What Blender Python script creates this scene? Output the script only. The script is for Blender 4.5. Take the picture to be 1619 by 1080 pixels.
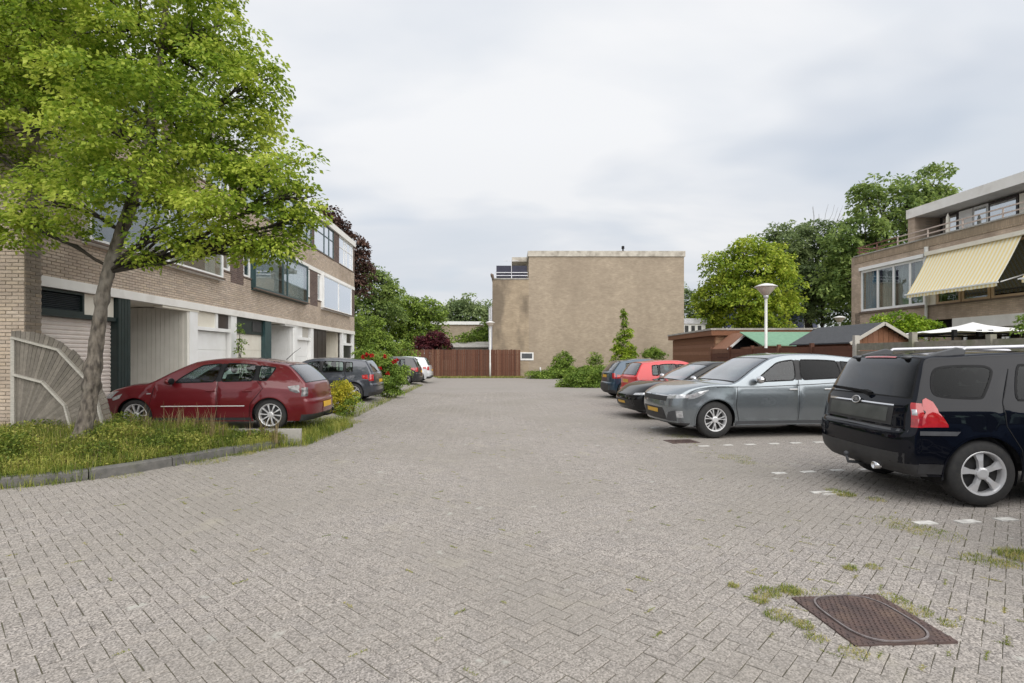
import bpy, bmesh, math, random
import numpy as np
from mathutils import Vector, Matrix
from mathutils.geometry import delaunay_2d_cdt
R = math.radians
rnd = random.Random(7)
nr = np.random.default_rng(11)
S = bpy.context.scene
for o in list(bpy.data.objects): bpy.data.objects.remove(o)
COL = S.collection

# ---------------------------------------------------------------- camera
EYE = 1.6
cd = bpy.data.cameras.new('camera'); cam = bpy.data.objects.new('camera', cd); COL.objects.link(cam)
cam.location = (0, 0, EYE); cam.rotation_euler = (R(90), 0, R(-2.23))
cd.sensor_width = 36; cd.lens = 36*860/1619; cd.shift_y = 23/1619; cd.clip_start = .05; cd.clip_end = 2000
S.camera = cam
S.render.resolution_x = 1024; S.render.resolution_y = 683
# ---------------------------------------------------------------- light
SUN_EL, SUN_AZ = R(46), R(155)          # azimuth clockwise from +Y: high behind the camera, veiled by cloud
S.view_settings.view_transform = 'Standard'; S.view_settings.look = 'None'
S.view_settings.exposure = 1.2; S.view_settings.gamma = 1
S.view_settings.use_curve_mapping = False
sd = bpy.data.lights.new('sun', 'SUN'); sd.energy = 1.5; sd.angle = R(85); sd.color = (1, .965, .91)
so = bpy.data.objects.new('sun', sd); COL.objects.link(so)
dv = Vector((math.sin(SUN_AZ)*math.cos(SUN_EL), math.cos(SUN_AZ)*math.cos(SUN_EL), math.sin(SUN_EL)))
so.rotation_euler = dv.to_track_quat('Z', 'Y').to_euler(); so.location = (0, 0, 30)
W = bpy.data.worlds.new('World'); S.world = W; W.use_nodes = True
nt = W.node_tree; nt.nodes.clear(); N = nt.nodes.new; LK = nt.links.new
out = N('ShaderNodeOutputWorld'); mixs = N('ShaderNodeMixShader'); b1 = N('ShaderNodeBackground'); b2 = N('ShaderNodeBackground')
sky = N('ShaderNodeTexSky'); sky.sky_type = 'NISHITA'; sky.sun_disc = False; sky.sun_elevation = SUN_EL; sky.sun_rotation = SUN_AZ
sky.air_density = 1.0; sky.dust_density = 1.5
LK(sky.outputs[0], b1.inputs[0]); b1.inputs[1].default_value = .053
tc = N('ShaderNodeTexCoord'); sep = N('ShaderNodeSeparateXYZ'); LK(tc.outputs['Generated'], sep.inputs[0])
zz = N('ShaderNodeMath'); zz.operation = 'ADD'; LK(sep.outputs[2], zz.inputs[0]); zz.inputs[1].default_value = .22
zm = N('ShaderNodeMath'); zm.operation = 'MAXIMUM'; LK(zz.outputs[0], zm.inputs[0]); zm.inputs[1].default_value = .12
dx = N('ShaderNodeMath'); dx.operation = 'DIVIDE'; LK(sep.outputs[0], dx.inputs[0]); LK(zm.outputs[0], dx.inputs[1])
dy = N('ShaderNodeMath'); dy.operation = 'DIVIDE'; LK(sep.outputs[1], dy.inputs[0]); LK(zm.outputs[0], dy.inputs[1])
cmb = N('ShaderNodeCombineXYZ'); LK(dx.outputs[0], cmb.inputs[0]); LK(dy.outputs[0], cmb.inputs[1])
mp = N('ShaderNodeMapping'); mp.inputs['Rotation'].default_value = (0, 0, R(35)); mp.inputs['Scale'].default_value = (.75, 1.5, 1); mp.inputs['Location'].default_value = (3.1, 1.7, 0)
LK(cmb.outputs[0], mp.inputs[0])
n1 = N('ShaderNodeTexNoise'); n1.inputs['Scale'].default_value = .85; n1.inputs['Detail'].default_value = 5; n1.inputs['Roughness'].default_value = .5; n1.inputs['Distortion'].default_value = .3
LK(mp.outputs[0], n1.inputs[0])
cr = N('ShaderNodeValToRGB'); e = cr.color_ramp.elements
e[0].position = .33; e[0].color = (.72, .77, .84, 1); e[1].position = .60; e[1].color = (.925, .935, .955, 1)
m_ = cr.color_ramp.elements.new(.47); m_.color = (.785, .82, .875, 1)
LK(n1.outputs[0], cr.inputs[0]); hz = N('ShaderNodeMapRange'); LK(sep.outputs[2], hz.inputs[0]); hz.inputs[1].default_value = .02; hz.inputs[2].default_value = .38; hz.inputs[3].default_value = .86; hz.inputs[4].default_value = 1.0
hv = N('ShaderNodeHueSaturation'); LK(cr.outputs[0], hv.inputs['Color']); LK(hz.outputs[0], hv.inputs['Value'])
LK(hv.outputs[0], b2.inputs[0]); b2.inputs[1].default_value = .44
n2 = N('ShaderNodeTexNoise'); n2.inputs['Scale'].default_value = 1.1; n2.inputs['Detail'].default_value = 3; LK(cmb.outputs[0], n2.inputs[0])
c2 = N('ShaderNodeValToRGB'); c2.color_ramp.elements[0].position = .30; c2.color_ramp.elements[0].color = (.70,)*3+(1,); c2.color_ramp.elements[1].position = .44; c2.color_ramp.elements[1].color = (.97,)*3+(1,)
LK(n2.outputs[0], c2.inputs[0]); LK(c2.outputs[0], mixs.inputs[0]); LK(b1.outputs[0], mixs.inputs[1]); LK(b2.outputs[0], mixs.inputs[2]); LK(mixs.outputs[0], out.inputs[0])

# ---------------------------------------------------------------- helpers
def link(o, parent=None):
    COL.objects.link(o)
    if parent is not None: o.parent = parent
    return o
def tag(o, label, cat, group=None):
    o['label'] = label; o['category'] = cat
    if group: o['group'] = group
    return o
def thing(name, label, cat, loc=(0, 0, 0), rz=0, group=None):
    o = bpy.data.objects.new(name, None); o.empty_display_size = .2; COL.objects.link(o)
    o.location = loc; o.rotation_euler = (0, 0, rz)
    return tag(o, label, cat, group)
def arr_mesh(name, v, f):
    """numpy verts (n,3) and faces (m,k) -> mesh"""
    me = bpy.data.meshes.new(name); v = np.asarray(v, dtype=np.float32); f = np.asarray(f, dtype=np.int32)
    k = f.shape[1]
    me.vertices.add(len(v)); me.vertices.foreach_set('co', v.ravel())
    me.loops.add(f.size); me.loops.foreach_set('vertex_index', f.ravel())
    me.polygons.add(len(f)); me.polygons.foreach_set('loop_start', np.arange(0, f.size, k, dtype=np.int32))
    me.update(calc_edges=True); me.validate(); me.polygons.foreach_set('use_smooth', [False]*len(me.polygons)); return me
def obj(name, me, mat, parent=None, smooth=False):
    me.materials.clear(); me.materials.append(mat)
    if smooth: me.polygons.foreach_set('use_smooth', [True]*len(me.polygons))
    return link(bpy.data.objects.new(name, me), parent)
class MB:
    def __init__(s): s.v = []; s.f = []
    def add(s, vs, fs):
        o = len(s.v); s.v += [tuple(p) for p in vs]; s.f += [tuple(i+o for i in f) for f in fs]; return s
    def box(s, x0, x1, y0, y1, z0, z1):
        return s.add([(x0,y0,z0),(x1,y0,z0),(x1,y1,z0),(x0,y1,z0),(x0,y0,z1),(x1,y0,z1),(x1,y1,z1),(x0,y1,z1)],
                     [(0,3,2,1),(4,5,6,7),(0,1,5,4),(1,2,6,5),(2,3,7,6),(3,0,4,7)])
    def bar(s, a, b, w, h, up=(0,0,1)):
        a = Vector(a); b = Vector(b); d = (b-a).normalized(); u = Vector(up); r = d.cross(u)
        if r.length < 1e-4: r = d.cross(Vector((1,0,0)))
        r.normalize(); u = r.cross(d)
        q = [r*w/2+u*h/2, -r*w/2+u*h/2, -r*w/2-u*h/2, r*w/2-u*h/2]
        return s.add([a+k for k in q]+[b+k for k in q], [(0,1,2,3),(7,6,5,4),(0,4,5,1),(1,5,6,2),(2,6,7,3),(3,7,4,0)])
    def prism(s, poly, d):
        n = len(poly); p = [Vector(q) for q in poly]; d = Vector(d)
        return s.add(p+[q+d for q in p], [tuple(range(n))[::-1], tuple(range(n, 2*n))]+[(i, (i+1) % n, n+(i+1) % n, n+i) for i in range(n)])
    def tube(s, path, rad, n=8, cap=True):
        P = [Vector(p) for p in path]
        if not hasattr(rad, '__len__'): rad = [rad]*len(P)
        up = Vector((0,0,1)); rings = []
        for i, p in enumerate(P):
            t = (P[min(i+1, len(P)-1)]-P[max(i-1, 0)]).normalized()
            if i == 0:
                a = t.cross(up)
                if a.length < .05: a = t.cross(Vector((1,0,0)))
                a.normalize()
            else:
                a = (a - t*a.dot(t)).normalized()
            b = t.cross(a)
            rings.append([p+(a*math.cos(k*math.tau/n)+b*math.sin(k*math.tau/n))*rad[i] for k in range(n)])
        vs = [q for r in rings for q in r]; fs = []
        for i in range(len(P)-1):
            for k in range(n): fs.append((i*n+k, i*n+(k+1) % n, (i+1)*n+(k+1) % n, (i+1)*n+k))
        if cap: fs += [tuple(range(n))[::-1], tuple(range((len(P)-1)*n, len(P)*n))]
        return s.add(vs, fs)
    def lathe(s, prof, n=24, c=(0,0,0), axis='z'):
        """prof = [(r,h)..] about an axis"""
        vs = []; fs = []
        for r, h in prof:
            for k in range(n):
                a = k*math.tau/n; p = (r*math.cos(a), r*math.sin(a), h)
                if axis == 'y': p = (p[0], p[2], p[1])
                if axis == 'x': p = (p[2], p[0], p[1])
                vs.append((p[0]+c[0], p[1]+c[1], p[2]+c[2]))
        for i in range(len(prof)-1):
            for k in range(n): fs.append((i*n+k, i*n+(k+1) % n, (i+1)*n+(k+1) % n, (i+1)*n+k))
        return s.add(vs, fs)
    def grid(s, P):
        """P[i][j] points"""
        m = len(P[0]); return s.add([q for r in P for q in r], [(i*m+j, i*m+j+1, (i+1)*m+j+1, (i+1)*m+j) for i in range(len(P)-1) for j in range(m-1)])
    def mesh(s, name):
        me = bpy.data.meshes.new(name); me.from_pydata([tuple(v) for v in s.v], [], s.f); me.update(); return me
    def build(s, name, mat, parent=None, smooth=False, bevel=0):
        o = obj(name, s.mesh(name), mat, parent, smooth)
        if bevel:
            m = o.modifiers.new('b', 'BEVEL'); m.width = bevel; m.segments = 2; m.limit_method = 'ANGLE'
        return o
def struct(o): o['kind'] = 'structure'; return o
def stuff(o, label=None, cat=None):
    o['kind'] = 'stuff'
    if label: tag(o, label, cat)
    return o

# ---------------------------------------------------------------- materials
MT = {}
def nodes(name):
    m = bpy.data.materials.new(name); m.use_nodes = True; t = m.node_tree
    return m, t, t.nodes['Principled BSDF'], t.nodes.new, t.links.new
def pm(name, c1, c2=None, scale=6., rough=.6, metal=0., bump=0., bscale=None, detail=4, coat=0., spec=.5, rand=0., lo=.35, hi=.65, stretch=None, c3=None, s3=.6, lo3=.5, hi3=.7):
    """procedural: noise mix of two colours in world space, optional second large-scale stain, per-piece value jitter and bump"""
    m, t, p, N, L = nodes(name)
    p.inputs['Roughness'].default_value = rough; p.inputs['Metallic'].default_value = metal
    p.inputs['Coat Weight'].default_value = coat; p.inputs['Coat Roughness'].default_value = .03; p.inputs['Specular IOR Level'].default_value = spec
    g = N('ShaderNodeNewGeometry'); vec = g.outputs['Position']
    if stretch:
        mp = N('ShaderNodeMapping'); mp.inputs['Scale'].default_value = stretch; L(vec, mp.inputs[0]); vec = mp.outputs[0]
    c2 = c2 or tuple(x*.85 for x in c1)
    n = N('ShaderNodeTexNoise'); n.inputs['Scale'].default_value = scale; n.inputs['Detail'].default_value = detail; L(vec, n.inputs[0])
    r = N('ShaderNodeValToRGB'); r.color_ramp.elements[0].position = lo; r.color_ramp.elements[0].color = (*c1, 1); r.color_ramp.elements[1].position = hi; r.color_ramp.elements[1].color = (*c2, 1)
    L(n.outputs[0], r.inputs[0]); col = r.outputs[0]
    if c3:
        n3 = N('ShaderNodeTexNoise'); n3.inputs['Scale'].default_value = s3; n3.inputs['Detail'].default_value = 6; L(g.outputs['Position'], n3.inputs[0])
        r3 = N('ShaderNodeValToRGB'); r3.color_ramp.elements[0].position = lo3; r3.color_ramp.elements[1].position = hi3; L(n3.outputs[0], r3.inputs[0])
        mx = N('ShaderNodeMixRGB'); L(r3.outputs[0], mx.inputs[0]); L(col, mx.inputs[1]); mx.inputs[2].default_value = (*c3, 1); col = mx.outputs[0]
    if rand:
        oi = N('ShaderNodeObjectInfo'); a = N('ShaderNodeMath'); L(g.outputs['Random Per Island'], a.inputs[0]); L(oi.outputs['Random'], a.inputs[1])
        fr = N('ShaderNodeMath'); fr.operation = 'FRACT'; L(a.outputs[0], fr.inputs[0])
        mr = N('ShaderNodeMapRange'); L(fr.outputs[0], mr.inputs[0]); mr.inputs[3].default_value = 1-rand; mr.inputs[4].default_value = 1+rand
        h = N('ShaderNodeHueSaturation'); L(mr.outputs[0], h.inputs['Value']); L(col, h.inputs['Color']); col = h.outputs[0]
    L(col, p.inputs['Base Color'])
    if bump:
        nb = N('ShaderNodeTexNoise'); nb.inputs['Scale'].default_value = bscale or scale*3; nb.inputs['Detail'].default_value = 5; L(vec, nb.inputs[0])
        b = N('ShaderNodeBump'); b.inputs['Strength'].default_value = bump; b.inputs['Distance'].default_value = .05 if name == 'bark' else .01; L(nb.outputs[0], b.inputs['Height']); L(b.outputs[0], p.inputs['Normal'])
    MT[name] = m; return m
def multi(name, cols, rough=.85, bump=.3, bscale=60, nscale=30, namt=.18, dirt=None, ds=.5, dlo=.5, dhi=.75, speck=None, lichen=None):
    """per-piece colour picked from a list (per mesh island and per object) plus fine grain and large stains"""
    m, t, p, N, L = nodes(name); p.inputs['Roughness'].default_value = rough; p.inputs['Specular IOR Level'].default_value = .3
    g = N('ShaderNodeNewGeometry'); oi = N('ShaderNodeObjectInfo'); a = N('ShaderNodeMath'); L(g.outputs['Random Per Island'], a.inputs[0]); L(oi.outputs['Random'], a.inputs[1])
    fr = N('ShaderNodeMath'); fr.operation = 'FRACT'; L(a.outputs[0], fr.inputs[0])
    r = N('ShaderNodeValToRGB'); el = r.color_ramp.elements
    while len(el) < len(cols): el.new(.5)
    for i, c in enumerate(cols): el[i].position = i/(len(cols)-1); el[i].color = (*c, 1)
    L(fr.outputs[0], r.inputs[0]); col = r.outputs[0]
    n = N('ShaderNodeTexNoise'); n.inputs['Scale'].default_value = nscale; n.inputs['Detail'].default_value = 5; n.inputs['Roughness'].default_value = .7; L(g.outputs['Position'], n.inputs[0])
    mr = N('ShaderNodeMapRange'); L(n.outputs[0], mr.inputs[0]); mr.inputs[1].default_value = .25; mr.inputs[2].default_value = .75; mr.inputs[3].default_value = 1-namt; mr.inputs[4].default_value = 1+namt
    h = N('ShaderNodeHueSaturation'); L(col, h.inputs['Color']); L(mr.outputs[0], h.inputs['Value']); col = h.outputs[0]
    if speck:
        vo = N('ShaderNodeTexVoronoi'); vo.inputs['Scale'].default_value = speck[0]; L(g.outputs['Position'], vo.inputs[0])
        sp = N('ShaderNodeMapRange'); L(vo.outputs['Color'], sp.inputs[0]); sp.inputs[3].default_value = 1-speck[1]; sp.inputs[4].default_value = 1+speck[1]
        h2 = N('ShaderNodeHueSaturation'); L(col, h2.inputs['Color']); L(sp.outputs[0], h2.inputs['Value']); col = h2.outputs[0]
    if dirt:
        n3 = N('ShaderNodeTexNoise'); n3.inputs['Scale'].default_value = ds; n3.inputs['Detail'].default_value = 6; L(g.outputs['Position'], n3.inputs[0])
        r3 = N('ShaderNodeValToRGB'); r3.color_ramp.elements[0].position = dlo; r3.color_ramp.elements[1].position = dhi; L(n3.outputs[0], r3.inputs[0])
        mx = N('ShaderNodeMixRGB'); L(r3.outputs[0], mx.inputs[0]); L(col, mx.inputs[1]); mx.inputs[2].default_value = (*dirt, 1); col = mx.outputs[0]
    if lichen:
        for sc, lo, hi, cc, am in ((5.5, .66, .74, lichen, .75), (1.6, .62, .78, (.36,.33,.27), .7), (14., .70, .76, (.18,.17,.155), .6)):
            n4 = N('ShaderNodeTexNoise'); n4.inputs['Scale'].default_value = sc; n4.inputs['Detail'].default_value = 5; L(g.outputs['Position'], n4.inputs[0])
            r4 = N('ShaderNodeMapRange'); L(n4.outputs[0], r4.inputs[0]); r4.inputs[1].default_value = lo; r4.inputs[2].default_value = hi; r4.inputs[4].default_value = am
            mx = N('ShaderNodeMixRGB'); L(r4.outputs[0], mx.inputs[0]); L(col, mx.inputs[1]); mx.inputs[2].default_value = (*cc, 1); col = mx.outputs[0]
    L(col, p.inputs['Base Color'])
    if bump:
        nb = N('ShaderNodeTexNoise'); nb.inputs['Scale'].default_value = bscale; nb.inputs['Detail'].default_value = 6; L(g.outputs['Position'], nb.inputs[0])
        b = N('ShaderNodeBump'); b.inputs['Strength'].default_value = bump; b.inputs['Distance'].default_value = .006; L(nb.outputs[0], b.inputs['Height']); L(b.outputs[0], p.inputs['Normal'])
    MT[name] = m; return m
def brickmat(name, c1, c2, mortar, u, v, bw=.215, bh=.0625, stain=None, sscale=.5, slo=.5, shi=.7):
    """far brickwork: brick texture over world axes u,v with stains"""
    m, t, p, N, L = nodes(name); p.inputs['Roughness'].default_value = .9; p.inputs['Specular IOR Level'].default_value = .2
    g = N('ShaderNodeNewGeometry'); sp = N('ShaderNodeSeparateXYZ'); L(g.outputs['Position'], sp.inputs[0])
    cb = N('ShaderNodeCombineXYZ'); L(sp.outputs[u], cb.inputs[0]); L(sp.outputs[v], cb.inputs[1])
    b = N('ShaderNodeTexBrick'); L(cb.outputs[0], b.inputs['Vector']); b.inputs['Scale'].default_value = 1; b.inputs['Brick Width'].default_value = bw; b.inputs['Row Height'].default_value = bh
    b.inputs['Mortar Size'].default_value = .006; b.inputs['Mortar Smooth'].default_value = .2; b.inputs['Color1'].default_value = (*c1, 1); b.inputs['Color2'].default_value = (*c2, 1); b.inputs['Mortar'].default_value = (*mortar, 1)
    n = N('ShaderNodeTexNoise'); n.inputs['Scale'].default_value = 2.2; n.inputs['Detail'].default_value = 7; n.inputs['Roughness'].default_value = .65; mp = N('ShaderNodeMapping'); mp.inputs['Scale'].default_value = (1, 1, 1.3); L(g.outputs['Position'], mp.inputs[0]); L(mp.outputs[0], n.inputs[0])
    mr = N('ShaderNodeMapRange'); L(n.outputs[0], mr.inputs[0]); mr.inputs[1].default_value = .25; mr.inputs[2].default_value = .75; mr.inputs[3].default_value = .82; mr.inputs[4].default_value = 1.14
    h = N('ShaderNodeHueSaturation'); L(b.outputs[0], h.inputs['Color']); L(mr.outputs[0], h.inputs['Value']); col = h.outputs[0]
    if stain:
        n3 = N('ShaderNodeTexNoise'); n3.inputs['Scale'].default_value = sscale; n3.inputs['Detail'].default_value = 7; m3 = N('ShaderNodeMapping'); m3.inputs['Scale'].default_value = (1, 1, .45); L(g.outputs['Position'], m3.inputs[0]); L(m3.outputs[0], n3.inputs[0])
        r3 = N('ShaderNodeValToRGB'); r3.color_ramp.elements[0].position = slo; r3.color_ramp.elements[1].position = shi; L(n3.outputs[0], r3.inputs[0])
        f = N('ShaderNodeMath'); f.operation = 'MULTIPLY'; L(r3.outputs[0], f.inputs[0]); f.inputs[1].default_value = .6
        mx = N('ShaderNodeMixRGB'); L(f.outputs[0], mx.inputs[0]); L(col, mx.inputs[1]); mx.inputs[2].default_value = (*stain, 1); col = mx.outputs[0]
    L(col, p.inputs['Base Color'])
    bp = N('ShaderNodeBump'); bp.inputs['Strength'].default_value = .5; bp.inputs['Distance'].default_value = .008; bp.invert = True; L(b.outputs['Fac'], bp.inputs['Height']); L(bp.outputs[0], p.inputs['Normal'])
    MT[name] = m; return m
def leafmat(name, dark, mid, light, trans=.35, clump=1.2, lo=.3, hi=.7):
    m, t, p, N, L = nodes(name); t.nodes.remove(p)
    g = N('ShaderNodeNewGeometry'); n = N('ShaderNodeTexNoise'); n.inputs['Scale'].default_value = clump; n.inputs['Detail'].default_value = 3; L(g.outputs['Position'], n.inputs[0])
    a = N('ShaderNodeMath'); a.operation = 'MULTIPLY_ADD'; L(g.outputs['Random Per Island'], a.inputs[0]); a.inputs[1].default_value = .42; L(n.outputs[0], a.inputs[2])
    s = N('ShaderNodeMath'); s.operation = 'SUBTRACT'; L(a.outputs[0], s.inputs[0]); s.inputs[1].default_value = .21
    r = N('ShaderNodeValToRGB'); el = r.color_ramp.elements; el[0].position = lo; el[0].color = (*dark, 1); el[1].position = hi; el[1].color = (*light, 1); q = el.new((lo+hi)/2); q.color = (*mid, 1)
    L(s.outputs[0], r.inputs[0])
    d = N('ShaderNodeBsdfPrincipled'); d.inputs['Roughness'].default_value = .55; d.inputs['Specular IOR Level'].default_value = .3; tr = N('ShaderNodeBsdfTranslucent'); mx = N('ShaderNodeMixShader'); mx.inputs[0].default_value = trans
    L(r.outputs[0], d.inputs['Base Color']); L(r.outputs[0], tr.inputs[0]); L(d.outputs[0], mx.inputs[1]); L(tr.outputs[0], mx.inputs[2]); L(mx.outputs[0], t.nodes['Material Output'].inputs[0])
    MT[name] = m; return m
def glassmat(name, tint, gloss=.12, rough=.01, ior=1.5):
    m, t, p, N, L = nodes(name); t.nodes.remove(p)
    tr = N('ShaderNodeBsdfTransparent'); tr.inputs[0].default_value = (*tint, 1); gl = N('ShaderNodeBsdfGlossy'); gl.inputs['Roughness'].default_value = rough; gl.inputs[0].default_value = (.95, .97, 1, 1)
    lw = N('ShaderNodeLayerWeight'); lw.inputs[0].default_value = .5; fr = N('ShaderNodeMath'); fr.operation = 'POWER'; L(lw.outputs['Facing'], fr.inputs[0]); fr.inputs[1].default_value = 3.2; a = N('ShaderNodeMath'); L(fr.outputs[0], a.inputs[0]); a.inputs[1].default_value = gloss; a.use_clamp = True
    # a faint film of dust so the tint is not perfectly even
    g = N('ShaderNodeNewGeometry'); n = N('ShaderNodeTexNoise'); n.inputs['Scale'].default_value = 3; L(g.outputs['Position'], n.inputs[0])
    b = N('ShaderNodeBump'); b.inputs['Strength'].default_value = .04; b.inputs['Distance'].default_value = .02; L(n.outputs[0], b.inputs['Height']); L(b.outputs[0], gl.inputs['Normal'])
    mx = N('ShaderNodeMixShader'); L(a.outputs[0], mx.inputs[0]); L(tr.outputs[0], mx.inputs[1]); L(gl.outputs[0], mx.inputs[2]); L(mx.outputs[0], t.nodes['Material Output'].inputs[0])
    MT[name] = m; return m
def paintmat(name, c, metal=.3, rough=.28, flake=.05):
    m = pm(name, c, tuple(x*(1-flake) for x in c), scale=2.5, rough=rough, metal=metal, coat=1., detail=3, spec=.5 if sum(c) > .06 else .0)
    return m
multi('paver', [(.287,.261,.239),(.305,.277,.253),(.272,.247,.228),(.312,.284,.26),(.294,.267,.244),(.28,.256,.238),(.31,.28,.254),(.292,.267,.247)], rough=.92, bump=.55, bscale=120, nscale=85, namt=.5, dirt=(.255,.233,.205), ds=.42, dlo=.40, dhi=.78, speck=(110, .6), lichen=(.44,.435,.395))
pm('road_far', (.302,.275,.252), (.262,.238,.218), scale=5, rough=.9, bump=.5, bscale=30, detail=8, c3=(.255,.235,.21), s3=.35, lo3=.48, hi3=.75)
pm('joint', (.105,.092,.073), (.105,.10,.055), scale=2.2, rough=.95, bump=.6, bscale=90)
pm('driveway', (.31,.285,.255), (.26,.24,.215), scale=9, rough=.9, bump=.5, bscale=40, detail=8)
multi('brick', [(.60,.495,.40),(.53,.43,.345),(.63,.53,.435),(.49,.40,.33),(.57,.46,.36),(.46,.385,.32),(.61,.50,.385),(.55,.45,.37)], rough=.9, bump=.4, bscale=80, nscale=22, namt=.16, dirt=(.34,.27,.21), ds=.8, dlo=.5, dhi=.8)
multi('brick_dark', [(.15,.105,.095),(.19,.135,.115),(.125,.09,.085),(.17,.12,.105)], rough=.85, bump=.4, bscale=80, nscale=25)
multi('brick_shaded_dirty', [(.24,.205,.17),(.29,.24,.19),(.20,.172,.142),(.32,.255,.19),(.22,.19,.165)], rough=.9, bump=.4, bscale=80, nscale=14, namt=.25)  # gable's street side: shade and dirt worked into darker brick colours
pm('mortar', (.33,.285,.235), (.27,.235,.195), scale=14, rough=.95, bump=.4)
brickmat('brick_end', (.445,.365,.275), (.37,.30,.225), (.345,.295,.24), 0, 2, stain=(.26,.21,.16), sscale=.45, slo=.45, shi=.72)
brickmat('brick_sooty', (.44,.35,.25), (.36,.285,.20), (.32,.27,.21), 0, 2, stain=(.085,.07,.058), sscale=.62, slo=.42, shi=.56)
brickmat('brick_right', (.55,.43,.33), (.45,.35,.265), (.36,.305,.25), 1, 2, stain=(.18,.14,.11), sscale=.9)
brickmat('brick_stack', (.45,.345,.245), (.35,.265,.185), (.27,.225,.18), 1, 2, bw=.0625, bh=.215, stain=(.20,.17,.12), sscale=.9)
pm('white_paint', (.86,.86,.85), (.81,.805,.79), scale=3, rough=.5, c3=(.72,.71,.68), s3=1.4, lo3=.55, hi3=.9)
pm('cream_paint', (.80,.76,.66), (.74,.69,.59), scale=3, rough=.5)
pm('fascia', (.84,.82,.78), (.78,.755,.71), scale=2.2, rough=.55, c3=(.58,.54,.49), s3=1.6, lo3=.55, hi3=.9)
pm('roller', (.78,.70,.64), (.72,.645,.585), scale=5, rough=.55)
pm('porch_wall', (.78,.75,.69), (.72,.69,.63), scale=3, rough=.6)
pm('dark_green', (.016,.032,.032), (.012,.024,.024), scale=6, rough=.4)
pm('teal_frame', (.035,.075,.08), (.028,.06,.065), scale=6, rough=.4)
pm('black_paint', (.02,.02,.022), (.03,.03,.03), scale=8, rough=.45)
pm('room', (.055,.055,.052), (.035,.035,.035), scale=1.5, rough=.9)
pm('curtain', (.55,.54,.50), (.36,.36,.34), scale=9, rough=.9, stretch=(2, 2, .05))
pm('blind', (.80,.80,.78), (.70,.70,.69), scale=9, rough=.8, stretch=(.1, .1, 3))
pm('curtain_blue', (.12,.34,.50), (.07,.22,.35), scale=9, rough=.9, stretch=(2, 2, .05))
glassmat('pane', (.78,.83,.83), gloss=.09)
glassmat('pane_sky', (.55,.62,.62), gloss=.5)
pm('concrete', (.42,.40,.37), (.33,.315,.29), scale=7, rough=.9, bump=.4, c3=(.21,.20,.16), s3=1.5, lo3=.5, hi3=.75)
pm('kerb', (.15,.143,.133), (.10,.097,.09), scale=9, rough=.9, bump=.5, bscale=50, c3=(.13,.14,.08), s3=2.2, lo3=.55, hi3=.8)
pm('white_stone', (.68,.665,.63), (.46,.445,.42), scale=22, rough=.85, bump=.4, bscale=120)
pm('iron', (.115,.075,.066), (.075,.053,.05), scale=14, rough=.7, metal=.2, bump=.5, bscale=60, c3=(.14,.095,.075), s3=6, lo3=.5, hi3=.7)
multi('wood_grey', [(.20,.18,.155),(.165,.148,.125),(.235,.21,.18),(.14,.125,.108)], rough=.9, bump=.5, bscale=40, nscale=18, namt=.25)
pm('wood_pale', (.52,.49,.44), (.40,.38,.34), scale=14, rough=.85, bump=.4, stretch=(1, 1, 6))
multi('wood_red', [(.115,.046,.028),(.088,.036,.023),(.145,.063,.038),(.105,.046,.03),(.18,.09,.056)], rough=.75, bump=.5, bscale=30, nscale=10, namt=.25)
multi('wood_brown', [(.24,.115,.065),(.20,.092,.05),(.275,.14,.085),(.22,.105,.065)], rough=.8, bump=.4, bscale=30, nscale=10, namt=.2)
multi('planks_old', [(.31,.28,.235),(.25,.225,.19),(.36,.33,.285),(.22,.21,.17)], rough=.9, bump=.6, bscale=25, nscale=9, namt=.3, dirt=(.17,.18,.10), ds=2.2, dlo=.5, dhi=.75)
pm('felt', (.075,.078,.085), (.055,.058,.064), scale=18, rough=.95, bump=.3)
pm('felt_green', (.17,.315,.21), (.14,.265,.18), scale=9, rough=.9, bump=.3)
pm('soil', (.13,.10,.065), (.085,.07,.045), scale=9, rough=.95, bump=.8, bscale=40, c3=(.09,.12,.04), s3=1.5, lo3=.45, hi3=.6)
pm('bark', (.215,.185,.152), (.06,.05,.042), scale=17, rough=.95, bump=1., bscale=16, stretch=(1, 1, .35), c3=(.235,.215,.185), s3=3, lo3=.5, hi3=.75)
pm('bark_dark', (.055,.045,.035), (.035,.03,.025), scale=9, rough=.95)
pm('lamp_metal', (.66,.66,.63), (.58,.58,.55), scale=6, rough=.45, c3=(.36,.22,.15), s3=5, lo3=.68, hi3=.8)
pm('lamp_glass', (.60,.53,.46), (.54,.48,.42), scale=6, rough=.25)
pm('lamp_cap', (.72,.70,.68), (.66,.64,.62), scale=6, rough=.4)
pm('metal_pale', (.62,.62,.66), (.55,.55,.58), scale=5, rough=.4, metal=.3)
pm('rail_rust', (.20,.085,.065), (.15,.07,.055), scale=8, rough=.7)
pm('screen_dark', (.045,.045,.07), (.035,.035,.055), scale=4, rough=.8)
pm('tyre', (.022,.022,.023), (.032,.031,.03), scale=20, rough=.8)
pm('alloy', (.70,.70,.71), (.62,.62,.63), scale=8, rough=.3, metal=.35)
pm('rim_dark', (.03,.03,.032), (.05,.048,.045), scale=10, rough=.6, metal=.3)
pm('plastic', (.028,.028,.03), (.036,.036,.038), scale=12, rough=.55)
pm('plastic_grey', (.07,.073,.08), (.06,.062,.068), scale=12, rough=.5)
pm('trim', (.010,.010,.011), (.014,.014,.015), scale=12, rough=.7, spec=.2)
pm('seat', (.055,.055,.058), (.04,.04,.042), scale=12, rough=.9)
pm('chrome', (.75,.75,.76), (.68,.68,.70), scale=8, rough=.12, metal=1)
pm('plate_yellow', (.72,.42,.03), (.66,.38,.03), scale=12, rough=.4)
pm('plate_dark', (.085,.09,.085), (.055,.06,.056), scale=4, rough=.5)
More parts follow.
